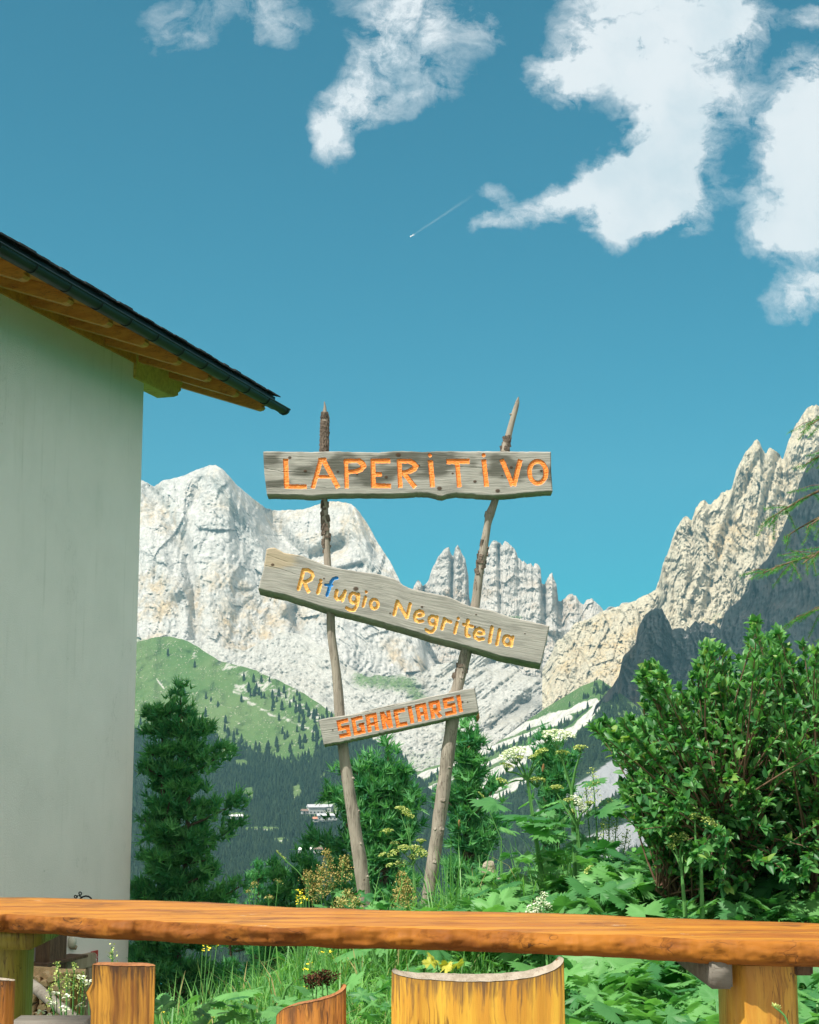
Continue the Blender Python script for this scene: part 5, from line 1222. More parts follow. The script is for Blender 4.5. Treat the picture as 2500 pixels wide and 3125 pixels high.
# ------------------------------------------------------------------ vegetation helpers
def rotm(an, tilt, roll):
    """batch rotation: z spin an, then lean tilt; returns (n,3,3)"""
    ca, sa, ct, st_, cr_, sr = np.cos(an), np.sin(an), np.cos(tilt), np.sin(tilt), np.cos(roll), np.sin(roll)
    z0 = np.zeros_like(ca); o1 = np.ones_like(ca)
    Rz = np.stack([np.stack([ca, -sa, z0], -1), np.stack([sa, ca, z0], -1), np.stack([z0, z0, o1], -1)], -2)
    Rx = np.stack([np.stack([o1, z0, z0], -1), np.stack([z0, ct, -st_], -1), np.stack([z0, st_, ct], -1)], -2)
    Ry = np.stack([np.stack([cr_, z0, sr], -1), np.stack([z0, o1, z0], -1), np.stack([-sr, z0, cr_], -1)], -2)
    return Rz @ Rx @ Ry
def instance(tv, tf, P, Rm, S):
    """template verts/faces placed many times"""
    S = np.asarray(S); S = S[:, None, None] if S.ndim == 1 else S[:, None, :]
    V = (tv[None] * S) @ np.transpose(Rm, (0, 2, 1)) + P[:, None, :]
    F = tf[None] + (np.arange(len(P)) * len(tv))[:, None, None]
    return V.reshape(-1, 3), F.reshape(-1, tf.shape[1])
class Acc:
    def __init__(s): s.V = []; s.F = {3: [], 4: []}; s.A = []; s.n = 0
    def add(s, V, F, A):
        s.V.append(V); s.F[F.shape[1]].append(F + s.n); s.A.append(np.broadcast_to(A, (len(V),))); s.n += len(V)
    def inst(s, tv, tf, P, Rm, S, A): 
        V, F = instance(tv, tf, P, Rm, S); s.add(V, F, np.repeat(A, len(tv)))
    def build(s, name, mat, parent=None, smooth=True):
        F = [np.concatenate(f) for f in s.F.values() if f]
        return mesh_np(name, np.concatenate(s.V), F, mat, parent, smooth, {'rv': np.concatenate(s.A)})
def leaf_t(w=.5, fold=.12, droop=.15, n=4, tip=1.0):
    """leaf along +Y, unit length"""
    V = []; ys = np.linspace(0, 1, n + 1)
    for y in ys:
        ww = w * math.sin(math.pi * min(1, y ** .85 * .96 + .04)) ** .9 * .5; z = -droop * y * y
        V += [(-ww, y, z + fold * ww * 2), (0, y, z), (ww, y, z + fold * ww * 2)]
    F = []
    for i in range(n):
        a = i * 3; F += [(a, a + 1, a + 4, a + 3), (a + 1, a + 2, a + 5, a + 4)]
    return np.array(V), np.array(F)
def lobed_leaf(seed, lobes=5, cut=.5):
    """big hogweed leaf: lobed and toothed outline fanned from a midrib point, unit size"""
    r_ = random.Random(seed); n = 64; out = []
    for k in range(n):
        a = -2.55 + 5.1 * k / (n - 1)          # angle from +Y axis
        l = abs(math.cos(a * lobes / 2.05)) ** .55; env = .62 + .38 * math.cos(a * .5) ** 1.0
        tooth = 1 + .13 * (1 if k % 2 else -1) * (.4 + .6 * l)
        rr_ = env * ((1 - cut) + cut * l) * tooth * r_.uniform(.93, 1.07)
        out.append((math.sin(a) * rr_ * .62, math.cos(a) * rr_ * .62 + .35, 0))
    V = [(0, .0, 0), (0, .35, .02)]
    inner = [(x * .5, .35 + (y - .35) * .5, 0) for x, y, z in out]
    V += inner + out; V = np.array(V, float)
    rad = np.hypot(V[:, 0], V[:, 1] - .35); ang = np.arctan2(V[:, 0], V[:, 1] - .35)
    V[:, 2] = .10 * np.cos(ang * lobes) * rad - .30 * rad ** 2 + .03 * np.sin(V[:, 0] * 17 + seed) * rad
    F3 = [(1, 2 + k, 3 + k) for k in range(n - 1)]; F4 = [(2 + k, 2 + n + k, 3 + n + k, 3 + k) for k in range(n - 1)]
    F4t = np.array(F4); tri = np.concatenate([np.array(F3), F4t[:, [0, 1, 2]], F4t[:, [0, 2, 3]]])[:, ::-1]
    return V, tri
q = np.random.RandomState(77)

# grass -------------------------------------------------------------
def blades(P, H, W_, seed, lean=.5, n=4):
    q = np.random.RandomState(seed); N_ = len(P); t = np.linspace(0, 1, n + 1)
    an = q.rand(N_) * 6.283; ln = q.gamma(2.0, lean / 2, N_); cv = q.uniform(.2, 1.6, N_)
    out = np.stack([np.cos(an), np.sin(an), np.zeros(N_)], -1)
    hh = t[None, :] * H[:, None]; sd = (ln[:, None] * t[None] ** 1.0 * .35 + cv[:, None] * t[None] ** 3 * .28) * H[:, None]
    zz = hh * (1 - .22 * np.clip(ln, 0, 1.5)[:, None] * t[None] ** 2) - .25 * cv[:, None] * H[:, None] * t[None] ** 4
    C = P[:, None, :] + out[:, None, :] * sd[..., None]; C[..., 2] += zz
    fa = an + 1.57 + q.uniform(-.7, .7, N_); wd = np.stack([np.cos(fa), np.sin(fa), np.zeros(N_)], -1)[:, None, :] * (W_[:, None] * np.array([1, 1, .85, .55, .06])[None, :n + 1])[..., None] * .5
    V = np.stack([C - wd, C + wd], 2).reshape(-1, 3)
    i = np.arange(N_)[:, None] * 2 * (n + 1); k = np.arange(n)[None] * 2
    F = np.stack([i + k, i + k + 1, i + k + 3, i + k + 2], -1).reshape(-1, 4)
    return V, F, np.repeat(q.rand(N_), 2 * (n + 1))
def scatter_uv(N_, xr, yr, fdens):
    x = q.uniform(*xr, N_); y = q.uniform(*yr, N_); k = q.rand(N_) < fdens(x, y); x, y = x[k], y[k]
    return np.stack([x, y, gz(x, y)], -1)
def uv_of(P):
    D_ = P - EYE; c, s = math.cos(PITCH), math.sin(PITCH); f = D_[:, 1] * c + D_[:, 2] * s; up = -D_[:, 1] * s + D_[:, 2] * c
    return 1250 + FPX * D_[:, 0] / f, 1562.5 - FPX * up / f
# how tall the meadow stands, as a function of place: low before the house, rising to the right
def dens(x, y): return np.clip(.35 + .65 * fbm(x * 1.1, y * 1.1, 3, 301) + .5 * (x < .3), .08, 1)
P = scatter_uv(95000, (-3.4, 3.2), (5.0, 10.6), dens); uq, vq = uv_of(P)
Hh = (.10 + .30 * q.rand(len(P)) ** 1.4) * np.interp(P[:, 0], [-2, -1.0, -.3, .6, 3], [.55, .8, .95, 1.0, .85]) * np.where(P[:, 1] > 9.4, .8, 1)
V, F, A = blades(P, Hh, q.uniform(.004, .009, len(P)), 1)
acc = Acc(); acc.add(V, F, A)
# taller tussocks where the photo has them
for (uc, vc, Y, N_, hgt, sp) in [(560, 3010, 6.4, 900, .50, .35), (470, 3000, 6.1, 500, .50, .22), (700, 3000, 6.2, 1100, .42, .45), (620, 3090, 5.6, 900, .36, .4), (850, 3080, 5.6, 900, .34, .4), (420, 3060, 5.6, 400, .40, .2), (900, 2960, 6.8, 420, .40, .5), (1080, 2760, 8.1, 320, .36, .35), (1290, 2740, 8.0, 360, .45, .3), (1400, 2700, 8.0, 420, .52, .3), (1500, 2690, 7.8, 380, .62, .25), (1600, 2690, 7.6, 520, .72, .28), (1680, 2690, 7.4, 460, .74, .25), (1780, 2690, 7.3, 240, .6, .25), (1200, 2780, 7.6, 420, .45, .4), (760, 2800, 8.4, 60, .26, .2), (660, 2990, 7.0, 200, .42, .4), (1000, 3050, 6.2, 420, .38, .4), (2450, 2860, 5.7, 150, .5, .25), (1950, 2700, 7.4, 120, .5, .3)]:
    c = at(uc, vc, Y); x = c[0] + q.normal(0, sp, N_); y = Y + q.normal(0, sp * .8, N_); y = np.clip(y, 5.15, 10.5)
    Pp_ = np.stack([x, y, gz(x, y)], -1); V, F, A = blades(Pp_, hgt * q.uniform(.45, 1.15, N_), q.uniform(.004, .011, N_), 5 + int(uc), .45); acc.add(V, F, A)
o = acc.build('grass', M['grass']); tag(o, 'tall fresh green meadow grass growing behind the table', 'grass', kind='stuff')

# low herbs -----------------------------------------------------------
P = scatter_uv(46000, (-3.6, 3.4), (4.95, 10.4), lambda x, y: np.clip(.5 + .6 * fbm(x * .9 + 5, y * .9, 3, 302), .1, 1))
tv, tf = leaf_t(.55, .3, .25, 3); acc = Acc(); N_ = len(P); P[:, 2] += q.uniform(.01, .26, N_) * np.interp(P[:, 0], [-2, 0, 2], [.5, .9, 1.3])
acc.inst(tv, tf, P, rotm(q.rand(N_) * 6.28, q.uniform(-.5, .9, N_), q.uniform(-.6, .6, N_)), q.uniform(.022, .06, N_), q.rand(N_))
lv = [lobed_leaf(s, 5, .55) for s in range(3)]
for k in range(3):
    P = scatter_uv(900, (-3.2, 3.2), (5.0, 9.6), lambda x, y: np.clip(.35 + fbm(x * .8 + 9 * k, y * .8, 2, 303), 0.05, 1)); N_ = len(P); P[:, 2] += q.uniform(.04, .22, N_)
    acc.inst(*lv[k], P, rotm(q.rand(N_) * 6.28, q.uniform(-.4, .7, N_), q.uniform(-.4, .4, N_)), q.uniform(.06, .16, N_), q.rand(N_))
o = acc.build('herbs', M['herb']); tag(o, 'low green leafy herbs between the meadow grass', 'herbs', kind='stuff')

# hogweed clumps of big lobed leaves -----------------------------------
def hog_clump(seed, nl, size, hgt):
    root = empty('hogweed_plant'); qq = np.random.RandomState(seed); st = MB()
    for k in range(nl):
        a = qq.uniform(0, 6.28) if k else 4.7; out = qq.uniform(.25, 1.0) * size; h = hgt * qq.uniform(.45, 1.1); s = size * qq.uniform(.55, 1.0)
        tip = np.array([math.cos(a) * out, math.sin(a) * out, h]); st.tube([(0, 0, 0), tip * [.35, .35, .6], tip * [.8, .8, .95], tip], [.008, .006, .005, .004], 6)
        V, F = lobed_leaf(seed * 10 + k, qq.choice([3, 5, 5, 7]), qq.uniform(.35, .6))
        Rm = rotm(np.array([a - math.pi / 2]), np.array([qq.uniform(-.45, .35)]), np.array([qq.uniform(-.4, .4)]))
        V2, F2 = instance(V, F, tip[None], Rm, np.array([s]))
        mesh_np('leaf', V2, F2, M['hogleaf'], root, True, {'rv': np.full(len(V2), qq.rand())})
    st.build('stem', M['hogstem'], root, attr='rv'); return root
protos = [hog_clump(3, 8, .30, .34), hog_clump(4, 7, .24, .40), hog_clump(5, 9, .34, .28), hog_clump(6, 6, .20, .30)]
used = set()
def copy_tree(o, parent=None):
    c = o.copy(); col.objects.link(c); c.parent = parent
    for ch_ in o.children: copy_tree(ch_, c)
    return c
hogs = [ # u, v of clump top area, Y, proto, scale, rz, label
 (1680, 2850, 6.2, 0, 1.0, 0.2, 'hogweed clump of large lobed leaves just behind the table, right of the white flower cluster'),
 (1600, 2790, 6.9, 1, 1.1, 1.9, 'hogweed clump behind the table between the right signpost pole and the tall flowering hogweeds'),
 (1480, 2800, 7.0, 2, .9, 4.0, 'broad dark hogweed leaves low to the right of the right signpost pole'),
 (1780, 2700, 7.0, 1, 1.15, .5, 'upright hogweed leaves beneath the gap left of the bush'),
 (1900, 2780, 6.3, 0, 1.1, 2.4, 'large hogweed clump under the left side of the bush'),
 (2020, 2830, 6.0, 2, 1.0, 5.1, 'spreading hogweed clump touching the far edge of the table under the bush'),
 (2150, 2820, 6.1, 0, .95, 3.6, 'hogweed clump under the middle of the bush behind the table'),
 (2300, 2860, 5.9, 3, 1.2, .9, 'small hogweed clump behind the table above the right table leg'),
 (1800, 3020, 5.5, 0, 1.05, 1.2, 'hogweed clump seen below the table just right of the wide yellow chair'),
 (1900, 3080, 5.3, 2, .9, 2.8, 'large hogweed leaves low under the table between the yellow chair and the right leg'),
 (2050, 3010, 5.6, 1, 1.1, 4.4, 'lobed hogweed clump under the table midway between the yellow chair and the right leg'),
 (2130, 3090, 5.3, 0, .9, 5.6, 'hogweed clump under the table beside the left edge of the right leg'),
 (1980, 3110, 5.0, 3, 1.1, .1, 'small bright hogweed clump at the bottom edge under the table'),
 (2480, 3010, 5.6, 0, 1.1, 2.1, 'hogweed clump at the right edge of the view beside the right table leg'),
 (2500, 3090, 5.2, 1, .9, 3.0, 'hogweed leaves at the bottom right corner beside the table leg'),
 (800, 2995, 5.9, 3, 1.0, 1.0, 'jagged green plant under the table left of the small orange brown chair'),
 (740, 3095, 5.3, 3, .8, 4.9, 'leafy plant low in the grass right of the narrow brown chair'),
 (1180, 2900, 6.9, 1, .9, 2.2, 'leafy plant just under the table above the left end of the yellow chair'),
 (1500, 2915, 6.4, 3, 1.2, .4, 'green leafy plant under the table above the middle of the yellow chair'),
 (1640, 2930, 6.2, 2, .8, 1.4, 'leafy hogweed under the table above the right end of the yellow chair'),
 (1170, 2760, 7.7, 3, 1.0, 3.3, 'round leaved plant at the foot between the two signpost poles')]
for (u_, v_, Y, pi_, s_, rz_, lab) in hogs:
    r_ = protos[pi_] if pi_ not in used else copy_tree(protos[pi_]); used.add(pi_)
    p = at(u_, v_, Y); g_ = float(gz(p[0], Y)); hh_ = max(.15, p[2] - g_)
    r_.location = (p[0], Y, g_ - .01); r_.scale = (s_, s_, max(.55, min(1.9, hh_ / .30)) )
    r_.rotation_euler.z = rz_; tag(r_, lab, 'hogweed', 'leafy hogweed clumps behind the table')

# the leafy undergrowth nobody could count: broad lobed leaves standing close together
acc = Acc()
for (u0, u1, v0, v1, Ya, Yb, n_, s0, s1) in [(1780, 2560, 2590, 2830, 5.9, 7.2, 330, .07, .17), (1440, 1800, 2660, 2830, 6.4, 7.6, 110, .07, .17), (1000, 1440, 2730, 2800, 7.0, 8.0, 60, .05, .09), (1740, 2200, 2930, 3125, 5.05, 5.9, 120, .06, .15), (1560, 1760, 2450, 2640, 7.2, 7.7, 36, .05, .10), (2440, 2560, 2930, 3125, 5.1, 5.9, 36, .08, .16), (330, 1200, 3010, 3125, 5.05, 5.8, 46, .04, .10)]:
    U_ = q.uniform(u0, u1, n_); V_ = q.uniform(v0, v1, n_); Yq = Yb - (Yb - Ya) * (V_ - v0) / (v1 - v0) + q.uniform(-.2, .2, n_); P = at(U_, V_, Yq); kk = q.randint(0, 4, n_); sz = q.uniform(s0, s1, n_); rv = q.rand(n_)
    P[:, 2] = np.maximum(P[:, 2], gz(P[:, 0], P[:, 1]) + .03)
    for s_ in range(4):
        i = kk == s_; V, F = lobed_leaf(90 + s_, [5, 3, 5, 7][s_], [.55, .4, .45, .6][s_]); acc.inst(V, F, P[i], rotm(q.rand(i.sum()) * 6.28, q.uniform(-.35, .75, i.sum()), q.uniform(-.5, .5, i.sum())), sz[i], rv[i])
o = acc.build('undergrowth', M['hogleaf']); tag(o, 'dense leafy undergrowth of broad lobed leaves around the hogweeds and under the bush', 'undergrowth', kind='stuff')
# flowering umbels --------------------------------------------------------
def umbel(acc, c, nrm, r, seed, n=None, dome=.25):
    r = r * .92
    """flat head of many small florets facing nrm"""
    qq = np.random.RandomState(seed); n = n or int(620 * (r / .07) ** 1.5)
    ul = qq.randint(14, 22); cen = np.array([[math.sqrt((k + .5) / ul) * math.cos(k * 2.4), math.sqrt((k + .5) / ul) * math.sin(k * 2.4)] for k in range(ul)])
    k = qq.randint(0, ul, n); xy = cen[k] + qq.normal(0, .085, (n, 2)); rr_ = np.hypot(xy[:, 0], xy[:, 1])
    L_ = np.stack([xy[:, 0] * r, xy[:, 1] * r, -dome * r * rr_ ** 2 + qq.normal(0, .04 * r, n)], -1)
    z = np.array(nrm, float); z /= np.linalg.norm(z); x = np.cross([0, 1, .01], z); x /= np.linalg.norm(x); y = np.cross(z, x); Mx = np.stack([x, y, z], 1)
    P = L_ @ Mx.T + c
    tv = np.array([(-1, 0, .2), (0, -1, .2), (1, 0, .2), (0, 1, .2), (0, 0, 0)], float); tf = np.array([(0, 1, 4), (1, 2, 4), (2, 3, 4), (3, 0, 4)])
    acc.inst(tv, tf, P, rotm(qq.rand(n) * 6.28, qq.uniform(-.7, .7, n), qq.uniform(-.7, .7, n)), qq.uniform(.003, .0062, n) * (r / .06) ** .3, qq.rand(n))
    return [c - z * r * 1.1] + [Mx @ np.array([cx_ * r * .9, cy_ * r * .9, -.05 * r]) + c for cx_, cy_ in cen]
def flower_plant(name, label, cat, base, Y, heads, green, seed, thick=.010, group=None, leaves=()):
    """heads: (u, v, radius px, tilt xy, matkey)"""
    b = at(base[0], base[1], Y); b[2] = float(gz(b[0], Y)) - .02
    root = empty(name, b, 0, label, cat, group); st = MB(); qq = np.random.RandomState(seed); accs = {}
    fork = at(*base[2], Y) - b if len(base) > 2 else None
    for (u_, v_, rp, tl, mk) in heads:
        Yh = Y + qq.uniform(-.08, .08); c = at(u_, v_, Yh) - b; r = rp / FPX * Y
        ac = Acc(); pts = umbel(ac, c, (tl[0], -.25 + tl[1], 1), r, seed * 7 + int(u_)); ac.build('flower_head', M[mk], root)
        hub = pts[0]
        mid = (fork if fork is not None else hub * .5) ; k1 = mid + (hub - mid) * .5 + np.array([qq.uniform(-.01, .01), 0, .01])
        st.tube([(0, 0, 0), mid * .5 + np.array([qq.uniform(-.015, .015), 0, 0]), mid, k1, hub], [thick * .62, thick * .58, thick * .5, thick * .34, thick * .26], 7)
        for p in pts[1:]: st.tube([hub, (hub + p) / 2 + np.array([0, 0, -.1 * r]), p], [.0014, .0012, .001], 4, cap=False)
    st.build('stem', M['hogstem'], root, attr='rv')
    for k, (u_, v_, sz, an, tilt) in enumerate(leaves):
        c = at(u_, v_, Y - .05) - b; V, F = lobed_leaf(seed + k, 5, .62); V2, F2 = instance(V, F, c[None], rotm(np.array([an]), np.array([tilt]), np.array([qq.uniform(-.3, .3)])), np.array([sz]))
        mesh_np('leaf', V2, F2, M['hogleaf'], root, True, {'rv': np.full(len(V2), qq.rand())})
flower_plant('flowering_hogweed', 'tallest hogweed with a wide flat white flower head above the others', 'hogweed', (1782, 2680, (1745, 2410)), 7.2,
    [(1703, 2232, 56, (.05, 0), 'umbel'), (1718, 2292, 24, (0, 0), 'umbel_green'), (1770, 2276, 23, (-.1, 0), 'umbel_green')], 0, 1, .016, leaves=[(1760, 2400, .16, -1.2, .3), (1690, 2500, .26, 1.4, 0.1), (1800, 2480, .22, -1.5, .4), (1720, 2520, .24, 2.2, .1)])
flower_plant('flowering_hogweed', 'hogweed with a tilted white flower head over smaller yellow green ones, left of the tallest', 'hogweed', (1705, 2640, (1610, 2380)), 7.3,
    [(1562, 2288, 50, (-.35, 0), 'umbel'), (1650, 2288, 23, (-.4, 0), 'umbel_green'), (1625, 2306, 17, (-.3, 0), 'umbel_green'), (1550, 2332, 22, (.3, 0), 'umbel_green'), (1585, 2307, 18, (0, 0), 'umbel_green'), (1532, 2378, 21, (.3, 0), 'umbel_green'), (1640, 2374, 30, (0, .1), 'umbel_green')], 0, 2, .013, leaves=[(1560, 2460, .2, 1.5, .2), (1640, 2480, .2, -1.0, .3)])
flower_plant('flowering_hogweed', 'hogweed with creamy flower clusters hanging beside the thick stem below the tallest head', 'hogweed', (1790, 2690, (1762, 2520)), 7.1,
    [(1765, 2440, 26, (.8, -.5), 'umbel'), (1780, 2462, 22, (.9, -.6), 'umbel'), (1735, 2438, 17, (0, 0), 'umbel_green'), (1800, 2446, 16, (0, 0), 'umbel_green'), (1745, 2475, 15, (-.5, -.5), 'umbel_green'), (1700, 2398, 22, (0, 0), 'umbel_green')], 0, 3, .014, leaves=[(1805, 2500, .2, -.8, .5), (1720, 2560, .2, 1.2, .3)])
flower_plant('flowering_hogweed', 'low cluster of small white flowers just above the far edge of the table', 'hogweed', (1650, 2840), 6.4,
    [(1625, 2770, 24, (-.5, -.9), 'umbel'), (1650, 2748, 20, (0, -1), 'umbel'), (1672, 2765, 18, (.4, -.9), 'umbel'), (1660, 2730, 14, (.2, -.8), 'umbel'), (1640, 2785, 20, (0, -1.2), 'umbel')], 0, 4, .008)
flower_plant('flowering_hogweed', 'hogweed with thick curved pale stem and budding greenish heads', 'hogweed', (1845, 2780, (1835, 2690)), 6.6,
    [(1790, 2655, 22, (-1.2, 0), 'umbel_green'), (1822, 2672, 16, (0, -.5), 'umbel_green'), (1862, 2668, 13, (.4, 0), 'umbel_green')], 0, 5, .015, leaves=[(1900, 2700, .2, -1.2, .2)])
flower_plant('flowering_hogweed', 'hogweed with yellowish seed clusters in front of the lower left of the bush', 'hogweed', (2110, 2760, (2080, 2650)), 6.0,
    [(2062, 2556, 20, (.2, -.8), 'umbel_green'), (2088, 2550, 18, (.2, -.7), 'umbel_green'), (2048, 2580, 14, (-.2, -.8), 'umbel_green'), (2092, 2590, 13, (.2, -.5), 'umbel_green')], 0, 6, .010)
flower_plant('flowering_hogweed', 'green stemmed hogweed with small pale heads standing before the middle of the bush', 'hogweed', (2145, 2760, (2140, 2640)), 5.9,
    [(2160, 2500, 24, (.2, -.4), 'umbel_green'), (2185, 2520, 20, (.3, -.4), 'umbel_green'), (2118, 2486, 20, (-.2, -.2), 'umbel_green')], 0, 7, .012)
flower_plant('wild_fennel', 'lacy plant with many yellow green flower clusters between the two signpost poles', 'wildflower', (1275, 2770, (1262, 2640)), 7.8,
    [(1222, 2462, 18, (0, 0), 'umbel_green'), (1240, 2475, 16, (0, -.5), 'umbel_green'), (1252, 2485, 17, (.3, 0), 'umbel_green'), (1182, 2531, 20, (-.1, 0), 'umbel_green'), (1205, 2570, 15, (0, 0), 'umbel_green'), (1198, 2600, 20, (-.4, -.3), 'umbel_green'), (1235, 2582, 24, (0, 0), 'umbel_green'), (1270, 2584, 26, (.1, -.1), 'umbel_green'), (1290, 2600, 20, (.2, -.4), 'umbel_green'), (1165, 2605, 14, (-.5, 0), 'umbel_green'), (1190, 2636, 14, (-.3, 0), 'umbel_green'), (1222, 2632, 18, (0, -.4), 'umbel_green'), (1260, 2612, 16, (0, -.4), 'umbel_green'), (1285, 2562, 16, (0, 0), 'umbel_green')], 0, 8, .006)
# seedy brown sorrel --------------------------------------------------------
def sorrel(label, base, Y, tops, seed, mk='sorrel', cat='sorrel', nm='sorrel_plant', r0=.045, n_=210):
    b = at(base[0], base[1], Y); b[2] = float(gz(b[0], Y)) - .02; root = empty(nm, b, 0, label, cat); st = MB(); qq = np.random.RandomState(seed); ac = Acc()
    for (u_, v_, L_) in tops:
        ac = Acc()
        c = at(u_, v_, Y + qq.uniform(-.1, .1)) - b; st.tube([(0, 0, 0), c * .5 + [qq.uniform(-.03, .03), 0, 0], c], [.005, .004, .002], 6)
        dn = -c / np.linalg.norm(c); m = int(n_ * L_ / 60); t = qq.rand(m); br_ = qq.randint(0, 9, m); an = br_ * 2.4
        sp = r0 * (.35 + 1.0 * t) * qq.rand(m) ** .6
        P = c + dn * (t * L_ / FPX * Y)[:, None] + np.stack([np.cos(an) * sp, np.sin(an) * sp, sp * .9], -1) + qq.normal(0, .004, (m, 3))
        tv, tf = leaf_t(.8, .2, 0, 2); ac.inst(tv, tf, P, rotm(qq.rand(m) * 6.28, qq.uniform(-1.2, 1.2, m), qq.uniform(-1, 1, m)), qq.uniform(.005, .011, m), qq.rand(m))
        for k in range(7): 
            t_ = .15 + .11 * k; s0 = c + dn * (t_ * L_ / FPX * Y); e_ = s0 + np.array([math.cos(k * 2.4), math.sin(k * 2.4), .9]) * r0 * (.35 + t_); st.tube([s0, e_], [.0015, .0008], 4, cap=False)
        ac.build('seed_head', M[mk], root)
    st.build('stem', M['hogstem'], root, attr='rv')
sorrel('brown seeded sorrel just left of the left signpost pole foot', (1040, 2790), 7.9, [(995, 2600, 130), (1050, 2618, 90), (975, 2650, 60)], 1)
sorrel('lower brown sorrel leaning left near the yellow flower', (1000, 2800), 7.8, [(938, 2662, 60), (950, 2700, 70), (975, 2700, 50)], 2)
sorrel('yellowish sorrel tuft low at the left pole by the table edge', (1050, 2820), 7.4, [(1060, 2720, 80), (1085, 2740, 60), (1035, 2745, 60)], 3)
sorrel('rusty brown sorrel head between the two signpost poles', (1245, 2800), 7.6, [(1225, 2665, 90), (1240, 2690, 100), (1215, 2720, 70)], 4)
sorrel('thin brown tipped sorrel standing alone above the table left of the yellow flower', (790, 2830), 8.6, [(775, 2695, 16), (760, 2718, 14), (822, 2738, 14), (850, 2690, 10)], 5, r0=.02, n_=180)
sorrel('dark dried seed head under the table left of the wide yellow chair', (966, 3110), 5.4, [(968, 2985, 34), (985, 2975, 34), (950, 2990, 30), (998, 2990, 26)], 6, 'darkseed', 'seed head', 'dried_flower', .035, 500)
sorrel('wispy pale grass panicles in front of the firewood stack', (200, 3160), 5.6, [(175, 2935, 90), (228, 2938, 100), (205, 2960, 90), (255, 2965, 110), (150, 3010, 70)], 7, 'umbel_green', 'grass panicle', 'grass_panicle', .016, 50)
sorrel('tall wispy grass panicle rising beside the narrow brown chair', (345, 3100), 5.8, [(341, 2890, 60)], 8, 'umbel_green', 'grass panicle', 'grass_panicle', .016, 40)
sorrel('airy pale grass panicles between the tall hogweeds and the bush', (1850, 2740), 7.2, [(1808, 2345, 110), (1788, 2400, 90), (1860, 2440, 120), (1885, 2470, 120), (1840, 2500, 100), (1915, 2530, 90), (1955, 2600, 80)], 9, 'umbel_green', 'grass panicle', 'grass_panicle', .03, 70)
# small white flowers before the firewood, yellow flowers
def posy(label, base, Y, pts, mk, seed, cat, nm, r=.012, m=9):
    b = at(base[0], base[1], Y); b[2] = float(gz(b[0], Y)) - .02; root = empty(nm, b, 0, label, cat); st = MB(); qq = np.random.RandomState(seed); ac = Acc()
    for (u_, v_) in pts:
        c = at(u_, v_, Y + qq.uniform(-.15, .15)) - b; st.tube([(c[0] * .2, c[1] * .2, 0), c * .6, c], [.003, .002, .0015], 5)
        P = c + qq.normal(0, r * .5, (m, 3)) * [1.3, 1, .6]; tv, tf = leaf_t(.9, .1, 0, 2); ac.inst(tv, tf, P, rotm(qq.rand(m) * 6.28, qq.uniform(-.5, .9, m), qq.uniform(-.5, .5, m)), np.full(m, r), qq.rand(m)); ac.build('flower', M[mk], root); ac = Acc()
    st.build('stem', M['hogstem'], root, attr='rv')
posy('bright yellow flower spike standing alone just above the table left of the sorrel', (915, 2800), 8.0, [(913, 2718), (918, 2730), (908, 2735), (922, 2742), (912, 2746), (927, 2735), (906, 2752), (930, 2745), (915, 2758), (920, 2722)], 'yellow', 1, 'wildflower', 'yellow_flower', .012, 7)
posy('sprinkle of small white umbels in the weeds before the firewood', (200, 3180), 5.4, [(130, 3088), (165, 3062), (205, 3043), (248, 2980), (268, 2998), (225, 3105), (198, 3078), (240, 3070), (150, 3100), (220, 3110), (172, 3030)], 'umbel', 2, 'wildflower', 'white_flower', .012, 14)
posy('small yellow flowers scattered in the grass under the table', (600, 3180), 6.0, [(632, 2885), (645, 2893), (662, 2884), (495, 3090), (510, 3118), (622, 3098), (655, 3105), (618, 2900)], 'yellow', 3, 'wildflower', 'yellow_flower', .010, 6)
posy('few small yellow flowers left of the dark dried seed head', (940, 3180), 6.0, [(985, 2907), (947, 2940), (930, 2957), (924, 3012), (1010, 2905)], 'yellow', 4, 'wildflower', 'yellow_flower', .010, 6)
# yellowing leaves
root = empty('yellowing_plant', at(1350, 2975, 5.9) * [1, 1, 0] + [0, 0, float(gz(.2, 5.9))], 0, 'small plant with yellowed leaves above the middle of the wide yellow chair', 'plant'); st = MB()
M['yleaf'] = leaf_mat('yellowed_leaf', (.42, .42, .05), (.55, .50, .08), .5, .3, .3)
for k, (u_, v_) in enumerate([(1315, 2955), (1335, 2940), (1370, 2962), (1388, 2958), (1350, 2970)]):
    c = at(u_, v_, 5.85 - .02 * k) - np.array(root.location); V, F = lobed_leaf(40 + k, 5, .4); V2, F2 = instance(V, F, c[None], rotm(np.array([k * 1.3]), np.array([.9]), np.array([.1])), np.array([.055])); mesh_np('leaf', V2, F2, M['yleaf'], root, True, {'rv': np.full(len(V2), .2 * k)}); st.tube([(0, 0, 0), c], .002, 5)
st.build('stem', M['hogstem'], root, attr='rv')
